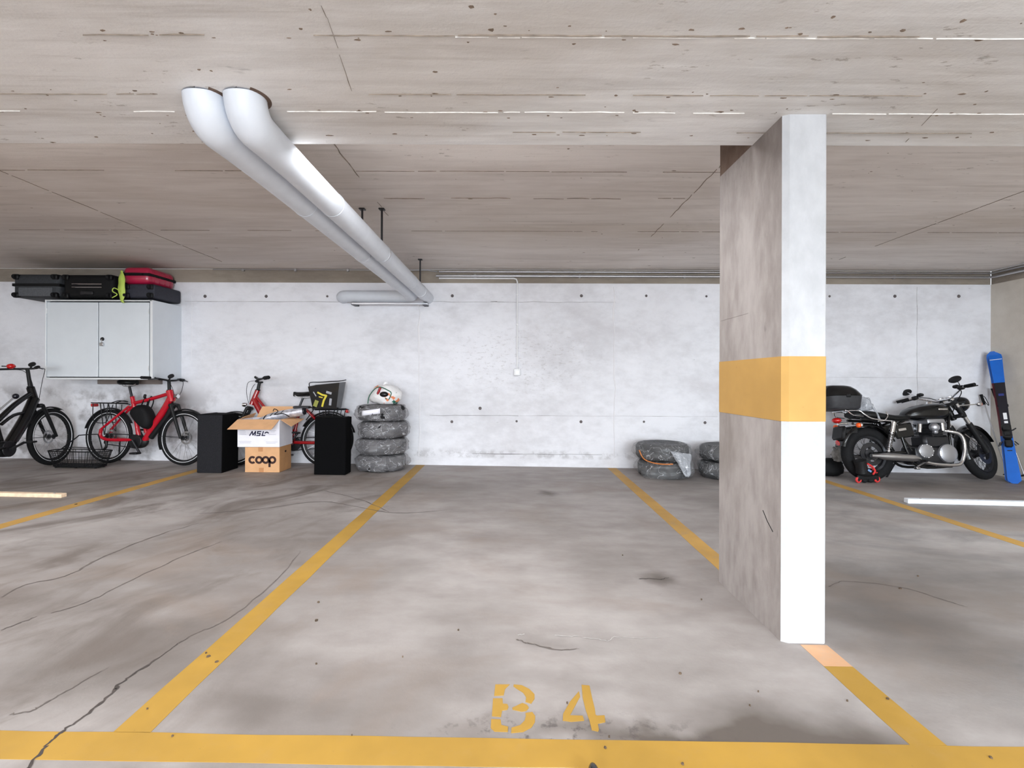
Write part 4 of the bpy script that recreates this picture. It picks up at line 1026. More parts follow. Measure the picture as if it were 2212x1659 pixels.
    if P.get('rack', True):
        rk = MB(); z = P.get('rackz', .775)
        for y in (-1, 1):
            rk.tube([(-.24, y * .05, z), (.20, y * .05, z - .005)], .007, 8)
            rk.tube([(-.10, y * .055, z), (.01, y * .075, R + .02)], .006, 8); rk.tube([(.02, y * .055, z), (.015, y * .075, R + .02)], .006, 8)
            rk.tube(smooth_path([(-.19, y * .07, z - .01), (-.16, y * .085, z - .20), (-.10, y * .09, z - .25), (.03, y * .09, z - .25), (.07, y * .085, z - .18), (.10, y * .06, z - .02)], 4), .005, 6)
        for x in (-.24, -.12, 0, .12, .20): rk.tube([(x, -.05, z), (x, .05, z)], .006, 8)
        rk.tube([(.20, 0, z - .005), (.29, 0, st[1] - .10)], .006, 8)
        rk = rk.build('rack', PLASB, t)
        MB().box((-.245, 0, z - .03), (.03, .09, .04), .008).build('tail_lamp', REDL, t)
        MB().tube(smooth_path([(.05, -.03, z + .005), (.15, -.03, z + .03), (.24, -.01, z + .02), (.24, .01, z + .02), (.15, .03, z + .03), (.05, .03, z + .005)], 4), .006, 6).build('rack_clip', PLASB, rk)
    if P.get('lamp', True):
        lx, lz = P.get('lamp_at', (hb_[0] + .06, hb_[1] + .07))
        hl = MB(S).lathe([(0, .0), (.026, .0), (.030, .02), (.024, .045), (0, .055)], Matrix.Translation((lx + .02, 0, lz)) @ Matrix.Rotation(-PI / 2, 4, 'Y'), 16).tube([(hb_[0] + .02, 0, hb_[1] - .02), (lx, 0, lz - .02)], .006, 8).build('head_lamp', CHROME, t)
    MB().tube([(.10, .06, .30), (-.02, .17, g + .01 - math.tan(lean) * .17)], .010, 8).box((-.022, .175, .012 - math.tan(lean) * .17), (.045, .022, .014), .004).build('kickstand', DARKST, t)
    return t, S

rf = on_floor(230, 1000)
rx = at(230, 1000, 6.36)
rear_p = Vector((rx.x, 6.38, fz(rx.x))); front_x = at(410, 1000, 6.22).x
hd = math.atan2(6.20 - 6.38, front_x - rx.x)
red_tubes = [([(.313, .86), (.36, .70), (.44, .34)], .026), ([(.345, .775), (.60, .835), (.86, .905)], .023), ([(.885, .85), (.78, .67), (.63, .45)], .045), ([(.64, .48), (.58, .37), (.53, .30)], .040),
             ([(.385, .60), (.45, .52), (.52, .48), (.545, .40)], .022), ([(.345, .79), (.33, .73), (.26, .68)], .018)]
rb_, _ = bike('e_bicycle', 'red electric bicycle with rear rack parked under the wall cabinet', rear_p, hd, math.radians(-3), dict(frame=REDP, tubes=red_tubes, wb=1.10, battery=[(.935, .78), (.84, .61), (.62, .34)], hr=.042, crank=-.95))
# bag hung over its top tube
bagt = thing('frame_bag', 'black drawstring bag hanging from the top tube of the red electric bicycle', 'bag', rear_p, (math.radians(-3), 0, hd))
mb = MB(); prof = [(.355, .665), (.42, .72), (.47, .755), (.575, .755), (.64, .67), (.675, .59), (.685, .50), (.62, .44), (.545, .475), (.46, .555)]
n_ = len(prof); cxm = Vector((.53, .60))
vs, fs = [], []
for j, (yy, sc) in enumerate(((-.095, .75), (-.065, 1.0), (-.0, 1.06), (.055, 1.0), (.075, .75))):
    for x, z in prof: vs.append((cxm.x + (x - cxm.x) * sc, yy - .035, cxm.y + (z - cxm.y) * sc))
for j in range(4):
    for k in range(n_): l = (k + 1) % n_; fs.append((j * n_ + k, j * n_ + l, j * n_ + n_ + l, j * n_ + n_ + k))
fs += [tuple(range(n_)), tuple(4 * n_ + k for k in range(n_ - 1, -1, -1))]
bo = mb.add(vs, fs).build('bag_body', BLACKM, bagt, angle=80)
sbm = bo.modifiers.new('round', 'SUBSURF'); sbm.levels = 1; sbm.render_levels = 1
MB().tube(smooth_path([(.48, -.035, .70), (.50, -.03, .78), (.51, .0, .845), (.515, .03, .78), (.50, 0, .70)], 4), .008, 6).tube(smooth_path([(.585, -.035, .69), (.59, -.03, .78), (.595, 0, .865), (.60, .03, .80), (.59, 0, .69)], 4), .008, 6).build('strap', BLACKM, bagt)
MB().box((.50, 0, .868), (.03, .03, .05), .008, Matrix.Rotation(.2, 4, 'Y')).build('buckle', PLASB, bagt)

# black bicycle nosing up to the wall at the picture's left edge
hdb = math.radians(97)
fp = Vector((-5.765, 6.20)); dirb = Vector((math.cos(hdb), math.sin(hdb)))
rp_ = fp - dirb * 1.12
black_tubes = [([(.313, .80), (.36, .66), (.44, .34)], .021), ([(.40, .62), (.62, .78), (.85, .905)], .028), ([(.895, .84), (.74, .60), (.50, .31)], .055), ([(.44, .57), (.60, .66), (.76, .68)], .018)]
bbk, SB = bike('bicycle', 'black bicycle with a red bell, its front wheel nosed up to the back wall', (rp_.x, rp_.y, fz(rp_.x)), hdb, math.radians(-3), dict(frame=BLACKP, tubes=black_tubes, battery=[(.90, .78), (.78, .58), (.60, .37)], ht=(.85, .98), hb=(.905, .80), bar=(1.20, .82), sweep=.28, rise=.0, tr=.030,
     hr=.040, ffang=(-150, -60), front_fender=True, crank=.3, lamp=False, R=.355, st=(.313, .80), saddle_z=1.0, sl=.26))
MB(SB).ball((.755, .12, 1.235), (.042, .042, .032), 16, 10).build('bell', REDL, bbk)
bpy.context.view_layer.update()
IB = bbk.matrix_world.inverted()
k0, k1 = at(34, 856, 6.0), at(-14, 896, 5.85)
lkp = MB(IB).tube([k1, k0], .010, 8).build('lock_bracket', STEEL, bbk)
MB(IB).ball(k0, (.034, .034, .034), 14, 10).build('lock_body', NAVY, lkp)
MB(SB).tube([(.755, .15, 1.235), (.73, .20, 1.24)], .006, 6).build('bell_lever', BLACKM, bbk)

# third bicycle behind the boxes
tb = at(703, 1000, 6.36)
red3 = [([(.39, .70), (.41, .56), (.44, .34)], .020), ([(1.00, .88), (.80, .56), (.58, .36), (.44, .31)], .036), ([(.98, .92), (.78, .70), (.54, .50), (.40, .46)], .018)]
b3, _ = bike('city_bicycle', 'dark red step-through bicycle half hidden behind the cardboard boxes', (tb.x, 6.36, fz(tb.x)), PI, math.radians(9), dict(frame=REDD, tubes=red3, wb=1.20, ht=(.955, .99), hb=(1.02, .80), bar=(1.10, .94), sweep=.22, rise=.03, barw=.29, hr=.032, gr=1.35, saddle_z=.945, st=(.42, .70), steer=math.radians(6), lamp_at=(1.11, .80), rackz=.745, cable=DARKST))
# bag riding on its rack
pb = thing('rack_bag', 'open black bag with yellow zigzag print on the rack of the dark red bicycle', 'bag', (-2.385, 6.37, fz(tb.x) + .755))
mb = MB(); w0, w1, d0, d1, hh_ = .15, .20, .09, .12, .31
A = [(-w0, -d0, 0), (w0, -d0, 0), (w0, d0, 0), (-w0, d0, 0)]; B = [(-w1, -d1, hh_ - .03), (w1, -d1, hh_ + .02), (w1, d1, hh_ + .03), (-w1, d1, hh_ - .01)]
I_ = [(x * .95, y * .93, z - .004) for x, y, z in B]; J = [(x * .9, y * .85, .03) for x, y, z in A]
mb.add(A + B + I_ + J, [(3, 2, 1, 0)] + [(i, (i + 1) % 4, 4 + (i + 1) % 4, 4 + i) for i in range(4)] + [(4 + i, 4 + (i + 1) % 4, 8 + (i + 1) % 4, 8 + i) for i in range(4)] + [(8 + i, 8 + (i + 1) % 4, 12 + (i + 1) % 4, 12 + i) for i in range(4)] + [(12, 13, 14, 15)])
mb.build('bag_body', BLACKP, pb, angle=30)
def zig(mb, pts, w, y0=-.092, sl=-.03):
    for i in range(len(pts) - 1):
        a, b = Vector((pts[i][0], 0, pts[i][1])), Vector((pts[i + 1][0], 0, pts[i + 1][1]))
        d = b - a; yy = -.092 - (.03 * ((a.z + b.z) / 2) / .31) - .004
        mb.box(((a.x + b.x) / 2, yy, (a.z + b.z) / 2), (d.length + w * .6, .003, w), 0, Matrix.Rotation(.095, 4, 'X') @ Matrix.Rotation(-math.atan2(d.z, d.x), 4, 'Y'))
z_ = MB(); zig(z_, [(-.075, .205), (-.02, .175), (.03, .165)], .022); zig(z_, [(.03, .165), (-.005, .10), (-.025, .03)], .024); zig(z_, [(-.06, .15), (-.02, .14)], .014); z_.build('zigzag_print', YGRAPH, pb, smooth=False)
for pth, ww_ in (([(.04, .21), (.09, .195)], .03), ([(.075, .05), (.085, .12)], .03), ([(-.13, .21), (-.10, .16)], .012)):
    z_ = MB(); zig(z_, pth, ww_); z_.build('grey_print', GREYP, pb, smooth=False)
z_ = MB(); zig(z_, [(-.115, .04), (-.095, .09)], .05); z_.build('olive_patch', mat('olive_print', srgb(150, 150, 70), .6), pb, smooth=False)
MB().tube(smooth_path([(-.18, -.12, .285), (-.17, -.125, .33), (-.05, -.10, .335), (.10, -.11, .345), (.20, -.12, .35), (.20, .12, .365)], 3), .007, 6).build('top_hem', DARKST, pb)

# low wire basket on the floor between the two bicycles
wk = thing('wire_basket', 'black wire basket with a folded handle on the floor between two bicycles', 'basket', (-5.30, 6.06, fz(-5.30)), (0, math.atan(SLOPE), 0))
rim_ = lambda s, z, k: [(.335 * s * math.copysign(abs(math.cos(a)) ** k, math.cos(a)), .105 * s * math.copysign(abs(math.sin(a)) ** k, math.sin(a)), z) for a in [2 * PI * i / 32 for i in range(32)]]
MB().tube(rim_(1.05, .205, .5), .006, 6, True).tube(rim_(.86, .02, .5), .006, 6, True).build('rim_wire', BLACKM, wk)
mw = MB(); T_, B_ = rim_(1.05, .205, .5), rim_(.86, .02, .5)
for i in range(32):
    for f in (0, .5):
        p = Vector(T_[i]).lerp(Vector(T_[(i + 1) % 32]), f); q = Vector(B_[i]).lerp(Vector(B_[(i + 1) % 32]), f); mw.tube([p, q], .0022, 4)
for k in range(1, 8):
    s = .86 + .19 * k / 8; mw.tube(rim_(s, .02 + .185 * k / 8, .5), .0022, 4, True)
mw.build('wire_mesh', BLACKM, wk, kind='stuff')
mb = MB(); mb.prism([(x, y) for x, y, _ in rim_(.85, 0, .5)], .02, Matrix.Translation((0, 0, .026))).build('base_tray', BLACKM, wk)
ft = MB()
for X in (-.24, 0, .24): ft.box((X, -.06, .008), (.02, .02, .016), .003).box((X, .06, .008), (.02, .02, .016), .003)
ft.build('foot', BLACKM, wk)
MB().tube(smooth_path([(-.30, .06, .205), (-.10, .06, .36), (-.06, .06, .385), (.13, .06, .40), (.17, .06, .38), (.22, .06, .205)], 4), .0065, 8).tube(smooth_path([(-.22, -.10, .205), (-.06, -.09, .255), (.22, -.09, .25)], 4), .005, 6).build('handle', BLACKM, wk)

# ------------------------------------------------------------------ motorcycle
def motorcycle(loc, heading, lean, steer):
    t = thing('motorcycle', 'black classic motorcycle with chrome exhaust parked against the wall beyond the pillar', 'motorcycle', loc, (lean, 0, heading))
    R, wb = .325, 1.49
    A, Bv = Vector((1.115, 0, .93)), Vector((1.20, 0, .74)); ax = (A - Bv).normalized()
    S = Matrix.Translation(A) @ Matrix.Rotation(steer, 4, ax) @ Matrix.Translation(-A)
    for c, M_, tr in (((0, 0, R), Matrix(), .062), ((wb, 0, R), S, .052)):
        W = M_ @ Matrix.Translation(c) @ YAX
        w_ = MB(W).torus(R - tr, tr, None, 56, 12).build('wheel', RUBBER, t)
        MB(W).lathe([(R - tr * 1.75, -.04), (R - tr * 1.75, .04), (R - tr * 2.1, .03), (R - tr * 2.1, -.03)], None, 48, True).build('rim', DARKST, w_)
        s_ = MB(W)
        for k in range(36):
            a = 2 * PI * k / 36; b = a + (.6 if k % 4 < 2 else -.6); sg_ = 1 if k % 2 else -1
            s_.tube([(.05 * math.cos(b), .05 * math.sin(b), sg_ * .035), ((R - tr * 2) * math.cos(a), (R - tr * 2) * math.sin(a), 0)], .002, 4)
        s_.build('spokes', DARKST, w_, kind='stuff')
        MB(W).lathe([(0, -.09), (.02, -.09), (.02, -.05), (.06, -.045), (.045, -.02), (.045, .02), (.06, .045), (.02, .05), (.02, .09), (0, .09)], None, 24).build('hub', DARKST, w_)
        MB(W).lathe([(.14, -.072), (.14, -.067), (.09, -.067), (.09, -.072)], None, 32, True).build('brake_disc', DARKST, w_)
    # tank: loft of super-ellipses
    def loft(secs, m, name, parent, n=20, e=.75, angle=60):
        vs, fs = [], []
        for x, zc_, hw_, hu, hd in secs:
            for k in range(n):
                a = 2 * PI * k / n; ca, sa = math.cos(a), math.sin(a)
                vs.append((x, hw_ * math.copysign(abs(ca) ** e, ca), zc_ + (hu if sa > 0 else hd) * math.copysign(abs(sa) ** e, sa)))
        q = len(secs)
        for i in range(q - 1):
            for k in range(n): l = (k + 1) % n; fs.append((i * n + k, i * n + l, i * n + n + l, i * n + n + k))
        fs += [tuple(range(n - 1, -1, -1)), tuple((q - 1) * n + k for k in range(n))]
        return MB().add(vs, fs).build(name, m, parent, angle=angle)
    tank = loft([(.52, .79, .05, .03, .04), (.58, .80, .10, .07, .06), (.68, .815, .125, .095, .085), (.80, .83, .14, .105, .095), (.92, .84, .145, .105, .10), (1.02, .845, .125, .095, .09), (1.09, .85, .08, .07, .06), (1.12, .85, .03, .03, .03)], BLACKP, 'fuel_tank', t)
    MB().lathe([(0, .022), (.028, .020), (.034, .008), (.034, -.02)], Matrix.Translation((.90, 0, .945)), 20).build('filler_cap', CHROME, tank)
    MB().box((.93, -.146, .86), (.12, .006, .022), .003).build('tank_badge', CHROME, tank)
    seat = loft([(-.17, .80, .09, .035, .03), (-.10, .80, .13, .05, .045), (.05, .795, .135, .055, .05), (.20, .775, .14, .045, .05), (.36, .755, .13, .040, .05), (.50, .765, .10, .035, .04), (.56, .77, .06, .02, .02)], LEATHER, 'seat', t)
    MB().tube([(-.16, -.10, .765), (.05, -.142, .745), (.25, -.146, .72), (.5, -.11, .725)], .005, 6).build('seat_piping', PLASB, seat)
    # frame, swing arm, side covers
    f = MB()
    for y in (-1, 1):
        f.tube(smooth_path([(1.14, y * .02, .88), (1.05, y * .06, .62), (.98, y * .11, .22), (.90, y * .12, .17), (.55, y * .13, .17), (.42, y * .13, .30), (.33, y * .12, .66), (.25, y * .12, .72), (-.12, y * .11, .74)], 4), .016, 10)
        f.tube([(.42, y * .115, .34), (0, y * .10, R)], .020, 10)
        f.tube([(.33, y * .12, .68), (.60, y * .05, .78), (1.10, y * .02, .90)], .014, 8)
        f.tube([(.27, y * .125, .70), (.47, y * .13, .36)], .010, 8)
    f.tube([A, Bv], .032, 14)
    f.build('frame', BLACKP, t)
    for y in (-1, 1): MB().box((.40, y * .125, .60), (.24, .03, .17), .014, Matrix.Rotation(-.15, 4, 'Y')).build('side_cover', BLACKP, t)
    MB().box((.37, -.143, .615), (.10, .004, .03), .002, Matrix.Rotation(-.15, 4, 'Y')).build('cover_trim', CHROME, t)
    # shocks
    for y in (-1, 1):
        a, b = Vector((.255, y * .155, .70)), Vector((.145, y * .155, .36))
        sh = MB().tube([a, a.lerp(b, .35)], .030, 14).tube([a.lerp(b, .35), b], .014, 10).ball(a, .022, 12, 8).ball(b, .022, 12, 8).build('shock_absorber', CHROME, t)
        d = (b - a).normalized(); u_ = d.cross(Vector((0, 1, 0))).normalized(); v_ = Vector((0, 1, 0)); N = 140
        MB().tube([a.lerp(b, .30 + .62 * i / N) + (u_ * math.cos(i * .5) + v_ * math.sin(i * .5)) * .026 for i in range(N)], .0052, 5).build('coil_spring', CHROME, sh)
    # engine
    eng = MB().box((.78, 0, .30), (.52, .24, .22), .05, seg=2).box((.84, 0, .47), (.34, .22, .16), .03).build('crankcase', DARKST, t)
    for y in (-1, 1):
        MB().lathe([(0, .028), (.07, .026), (.095, .018), (.102, .0)], Matrix.Translation((.65, y * .118, .355)) @ Matrix.Rotation(-y * PI / 2, 4, 'X') @ Matrix.Diagonal((1, .85, 1, 1)), 28).build('side_casing', ALU, eng)
        MB().lathe([(0, .034), (.09, .032), (.115, .02), (.122, .0)], Matrix.Translation((.93, y * .118, .325)) @ Matrix.Rotation(-y * PI / 2, 4, 'X') @ Matrix.Diagonal((1, .95, 1, 1)), 28).build('side_casing', ALU, eng)
        bolts = MB()
        for cx_, cz_, rr_ in ((.65, .355, .088), (.93, .325, .106)):
            for k in range(9):
                a = 2 * PI * k / 9; bolts.ball((cx_ + rr_ * math.cos(a), y * .134, cz_ + rr_ * .9 * math.sin(a)), .010, 8, 6)
        bolts.build('casing_bolt', CHROME, eng)
    cyl = MB()
    for k in range(9): cyl.box((.86, 0, .545 + .018 * k), (.22 - .003 * abs(k - 4), .25, .008), .002)
    cyl.box((.86, 0, .61), (.15, .20, .17), .01)
    cyl.build('cylinder_fins', DARKST, t)
    MB().box((.86, 0, .715), (.24, .22, .07), .025, seg=2).build('cylinder_head', ALU, t)
    for y in (-1, 1):
        MB().ball((.79, y * .135, .64), (.055, .05, .055), 16, 10).box((.79, y * .14, .585), (.05, .05, .05), .012).build('carburettor', ALU, t)
        MB().tube([(.905, y * .125, .60), (.905, y * .125, .69)], .024, 12).build('intake_cover', CHROME, t)
        MB().tube([(.60, y * .12, .58), (.62, y * .12, .68)], .026, 12).build('oil_cap', CHROME, t)
    # exhausts
    for y in (-1, 1):
        ex = MB().tube(smooth_path([(.93, y * .10, .60), (1.00, y * .14, .585), (1.08, y * .165, .55), (1.115, y * .17, .46), (1.10, y * .17, .34), (1.05, y * .165, .22), (.96, y * .165, .185), (.70, y * .165, .20), (.50, y * .17, .25)], 5), .019, 14).build('exhaust_header', CHROME, t)
        MB().tube([(.52, y * .17, .258), (.46, y * .172, .27), (.40, y * .175, .276), (.06, y * .18, .298), (-.01, y * .18, .302), (-.10, y * .18, .305)], [.020, .038, .043, .043, .026, .022], 20).build('silencer', STEEL, ex)
    # rear mudguard, lamps, plate
    W = Matrix.Translation((0, 0, R)) @ YAX
    p = [(R + .02, -.08), (R + .045, -.06), (R + .052, 0), (R + .045, .06), (R + .02, .08), (R + .014, .08), (R + .044, 0), (R + .014, -.08)]
    MB(W).lathe(p, None, 26, True, math.radians(-165), math.radians(-25)).build('rear_mudguard', BLACKP, t)
    MB().box((-.33, 0, .58), (.05, .20, .17), .02, Matrix.Rotation(.25, 4, 'Y')).box((-.22, 0, .60), (.22, .12, .10), .03).build('tail_unit', PLASB, t)
    MB().ball((-.345, 0, .735), (.055, .055, .035), 18, 12).build('tail_lamp', REDL, t)
    MB().tube([(-.335, 0, .69), (-.28, 0, .70), (-.20, 0, .70)], .012, 8).build('lamp_bracket', CHROME, t)
    for y in (-1, 1):
        ind = MB().ball((-.22, y * .19, .665), (.030, .030, .030), 14, 10).build('indicator', ORANGEL, t)
        MB().ball((-.195, y * .19, .667), (.022, .03, .03), 14, 10).tube([(-.21, y * .17, .665), (-.21, 0, .665)], .008, 8).build('indicator_housing', CHROME, ind)
    MB().lathe([(0, .006), (.03, .006), (.034, 0)], Matrix.Translation((-.40, -.05, .46)) @ Matrix.Rotation(-PI / 2 - .3, 4, 'Y'), 16).build('reflector', REDL, t)
    # chrome grab rail and rack
    rk = MB()
    for y in (-1, 1):
        rk.tube(smooth_path([(.25, y * .150, .715), (.10, y * .155, .73), (-.02, y * .155, .75), (-.10, y * .15, .80), (-.15, y * .13, .845), (-.30, y * .11, .85)], 4), .009, 10)
        rk.tube(smooth_path([(-.28, y * .12, .85), (-.24, y * .15, .79), (-.12, y * .155, .775)], 3), .007, 8)
        rk.tube(smooth_path([(.18, y * .15, .83), (.19, y * .16, .78), (.14, y * .16, .725), (.06, y * .16, .715)], 4), .006, 8)
    rk.tube([(-.15, -.13, .845), (-.15, .13, .845)], .008, 8).tube([(-.30, -.11, .85), (-.30, .11, .85)], .008, 8)
    rk.build('grab_rail', CHROME, t)
    # front end, all steered
    fk = MB(S); lo = MB(S)
    for y in (-1, 1):
        a = Vector((1.13, y * .10, .93)); b = Vector((wb + .0, y * .10, R)); m_ = a.lerp(b, .42)
        fk.tube([a, m_], .023, 14); lo.tube([m_, b], [.034, .032], 14)
    fk.build('fork_tube', CHROME, t); lo.build('fork_leg', PLASB, t)
    MB(S).box((1.13, 0, .925), (.09, .25, .03), .012).box((1.20, 0, .775), (.09, .25, .04), .012).build('fork_yoke', PLASB, t)
    gt = MB(S)
    for y in (-1, 1): gt.tube([Vector((1.135, y * .10, .91)).lerp(Vector((wb, y * .10, R)), s) for s in (.06, .2, .26)], [.034, .034, .03], 14)
    gt.build('fork_shroud', PLASB, t)
    W = S @ Matrix.Translation((wb, 0, R)) @ YAX
    MB(W).lathe([(R + .015, -.065), (R + .035, -.04), (R + .04, 0), (R + .035, .04), (R + .015, .065), (R + .01, .065), (R + .032, 0), (R + .01, -.065)], None, 24, True, math.radians(-195), math.radians(-25)).build('front_mudguard', BLACKP, t)
    st_ = MB(S)
    for y in (-1, 1): st_.tube([(wb, y * .09, R + .03), (wb - .30, y * .07, R + .22)], .006, 6).tube([(wb - .02, y * .095, R + .20), (wb - .22, y * .07, R + .30)], .006, 6)
    st_.build('mudguard_stay', CHROME, t)
    hl = MB(S).lathe([(0, .0), (.05, .004), (.082, .03), (.092, .07), (.092, .10), (.085, .105), (0, .112)], Matrix.Translation((1.36, 0, .965)) @ Matrix.Rotation(PI / 2 + .08, 4, 'Y'), 28).build('headlight', BLACKP, t)
    MB(S).torus(.090, .007, Matrix.Translation((1.465, 0, .956)) @ Matrix.Rotation(PI / 2 + .08, 4, 'Y'), 28, 8).build('headlight_rim', CHROME, hl)
    MB(S).tube([(1.18, -.07, .93), (1.38, -.085, .96)], .012, 8).tube([(1.18, .07, .93), (1.38, .085, .96)], .012, 8).build('headlight_arm', PLASB, hl)
    for y in (-1, 1):
        i2 = MB(S).tube([(1.20, y * .09, .90), (1.36, y * .20, .90)], .007, 8).ball((1.38, y * .215, .90), (.04, .028, .028), 14, 10).build('indicator_housing', CHROME, t)
        MB(S).ball((1.405, y * .215, .90), (.022, .024, .024), 12, 8).build('lens', ORANGEL, i2)
        MB(S).lathe([(0, .04), (.034, .04), (.038, .03), (.034, -.02), (0, -.03)], Matrix.Translation((1.15, y * .052, .995)) @ Matrix.Rotation(-.5, 4, 'Y'), 20).build('instrument', CHROME, t)
    bp_ = [(.93, -.42, 1.06), (.99, -.30, 1.075), (1.06, -.17, 1.03), (1.08, -.08, .985), (1.085, 0, .985), (1.08, .08, .985), (1.06, .17, 1.03), (.99, .30, 1.075), (.93, .42, 1.06)]
    hb2 = MB(S).tube(smooth_path(bp_, 4), .012, 10).build('handlebar', CHROME, t)
    for y in (-1, 1):
        g0, g1 = Vector((.985, y * .31, 1.075)), Vector((.925, y * .43, 1.06))
        MB(S).tube([g0, g1], .019, 12).build('grip', RUBBER, hb2)
        MB(S).box((1.015, y * .255, 1.075), (.06, .07, .05), .014).tube([(1.02, y * .26, 1.08), (1.06, y * .30, 1.07), (1.01, y * .42, 1.055)], .007, 8).build('brake_lever', PLASB, hb2)
        MB(S).box((1.04, y * .20, 1.105), (.07, .06, .04), .012).build('fluid_reservoir', PLASB, hb2)
        mx, mz = (.68, 1.12) if y < 0 else (1.08, 1.19)
        m2 = MB(S).tube(smooth_path([(1.03, y * .24, 1.09), (1.03 + (mx - 1.03) * .3, y * .29, 1.09 + (mz - 1.09) * .45), (1.03 + (mx - 1.03) * .7, y * .34, 1.09 + (mz - 1.09) * .85), (mx, y * .36, mz - .01)], 4), .005, 8).build('mirror_stem', CHROME, t)
        MB(S).lathe([(0, .012), (.04, .010), (.058, -.002), (.056, -.010), (0, -.012)], Matrix.Translation((mx, y * .37, mz)) @ Matrix.Rotation(-PI / 2 + .3, 4, 'Y') @ Matrix.Diagonal((.75, 1.15, 1, 1)), 24).build('mirror_head', PLASB, m2)
        MB(S).lathe([(0, -.014), (.052, -.012)], Matrix.Translation((mx, y * .37, mz)) @ Matrix.Rotation(-PI / 2 + .3, 4, 'Y') @ Matrix.Diagonal((.75, 1.15, 1, 1)), 24).build('mirror_glass', CHROME, m2)
    cbl = MB(S)
    for y in (-1, 1): cbl.tube(smooth_path([(1.04, y * .22, 1.08), (1.20, y * .16, 1.05), (1.24, y * .06, .95), (1.15, y * .03, .82)], 5), .005, 6)
    cbl.build('control_cable', BLACKM, t)
    # foot pegs, stand, levers
    for y in (-1, 1): MB().tube([(.52, y * .12, .24), (.52, y * .26, .24)], .016, 10).build('foot_peg', RUBBER, t)
    MB().tube([(.62, -.14, .23), (.56, -.20, .23), (.44, -.20, .17)], .009, 8).box((.44, -.20, .155), (.05, .05, .03), .008).build('brake_pedal', STEEL, t)
    MB().tube([(.46, .14, .20), (.42, .30, .012 + .30 * math.tan(-lean) * 0 - .30 * math.tan(-lean))], .012, 8).build('side_stand', DARKST, t)
    return t
mr = at(1880, 1040, 5.98)
mh = math.radians(4)
mo = motorcycle((mr.x, 5.98, fz(mr.x)), mh, math.radians(-9), math.radians(20))
# top case on the rack
Lm = Matrix.Translation((mr.x, 5.98, fz(mr.x))) @ Matrix.Rotation(mh, 4, 'Z') @ Matrix.Rotation(math.radians(-9), 4, 'X')
tcs = thing('top_case', 'black rounded top case mounted above the rear of the motorcycle', 'case', Lm @ Vector((-.33, 0, .862)), (math.radians(-9), 0, mh))
def shell(secs, m, name, parent):
    n = 28; vs, fs = [], []
    for z, rx_, ry_, ox in secs:
        for k in range(n):
            a = 2 * PI * k / n; ca, sa = math.cos(a), math.sin(a)
            vs.append((ox + rx_ * math.copysign(abs(ca) ** .55, ca), ry_ * math.copysign(abs(sa) ** .55, sa), z))
    q = len(secs)
    for i in range(q - 1):
        for k in range(n): l = (k + 1) % n; fs.append((i * n + k, i * n + l, i * n + n + l, i * n + n + k))
    fs += [tuple(range(n - 1, -1, -1)), tuple((q - 1) * n + k for k in range(n))]
    return MB().add(vs, fs).build(name, m, parent, angle=50)
shell([(0, .20, .19, 0), (.02, .215, .205, 0), (.155, .235, .225, .005)], mat('scuffed_black_plastic', (.03, .03, .034, 1), .6, noise_amt=.2, nscale=30), 'case_base', tcs)
shell([(.16, .240, .23, .005), (.18, .235, .225, .0), (.235, .205, .205, -.015), (.275, .165, .18, -.035), (.292, .12, .14, -.05), (.297, .06, .08, -.06)], BLACKP, 'case_lid', tcs)
MB().box((0, -.225, .155), (.06, .02, .04), .008).build('latch', PLASB, tcs)
MB().box((-.215, 0, .19), (.03, .26, .05), .012).build('rear_reflector', REDL, tcs)
fbag = thing('clear_bag', 'crumpled clear plastic bag tied down on the motorcycle seat before the top case', 'bag', Lm @ Vector((.02, 0, .87)), (math.radians(-9), 0, mh))
lump('bag_film', (0, 0, .06), (.09, .11, .10), FILMW, fbag, .35, 3, 9)
MB().tube([(.04, -.10, .03), (.055, -.135, -.05), (.07, -.15, -.14)], [.016, .010, .012], 8).build('bag_tail', FILMW, fbag)
# inline skate before the rear wheel, cloth and sack behind it
kp = on_floor(1862, 1040)
ks = thing('inline_skate', 'black inline skate with red mesh and red wheels before the motorcycle rear wheel', 'skate', (kp.x, kp.y - .085, kp.z), (0, 0, math.radians(8)))
mb = MB().ball((0, 0, 0), 1, 20, 12)
mb.v = [Vector((v.x * .15 + .02, v.y * .05 * (1 - .2 * v.x), .125 + v.z * .05 * (1 - .25 * v.x))) for v in mb.v]; mb.build('boot', BLACKM, ks)
MB().tube([(-.07, 0, .12), (-.08, 0, .20), (-.10, 0, .27)], [.062, .060, .066], 18).build('cuff', PLASB, ks)
rm_ = MB()
for k in range(5): rm_.tube(smooth_path([(-.02 + .022 * k, -.052, .20 - .018 * k), (.02 + .022 * k, -.03, .215 - .022 * k), (.03 + .022 * k, 0, .215 - .020 * k)], 3), .006, 6)
rm_.tube(smooth_path([(-.05, -.058, .24), (.02, -.055, .20), (.05, -.056, .15), (.02, -.06, .11)], 4), .010, 6)
rm_.build('red_mesh', GLOVE, ks)
MB().box((.01, 0, .065), (.29, .034, .06), .012).build('wheel_frame', PLASB, ks)
for k, m_ in enumerate((GLOVE, RUBBER, RUBBER, GLOVE)):
    w_ = MB().torus(.026, .013, Matrix.Translation((-.115 + .083 * k, 0, .040)) @ YAX, 20, 8).build('wheel', m_, ks)
    MB().lathe([(0, -.012), (.02, -.010), (.02, .010), (0, .012)], Matrix.Translation((-.115 + .083 * k, 0, .040)) @ YAX, 14).build('hub', DARKST, w_)
MB().box((-.02, -.058, .155), (.05, .008, .025), .003, Matrix.Rotation(.5, 4, 'Y')).build('buckle', mat('pale_blue_buckle', srgb(120, 150, 190), .35), ks)
kq = on_floor(1800, 1030)
sk_ = lump('sack', (0, 0, .10), (.22, .12, .125), SUITK, None, .15, 3, 5); sk_.location = (kq.x - .02, kq.y + .10, kq.z)
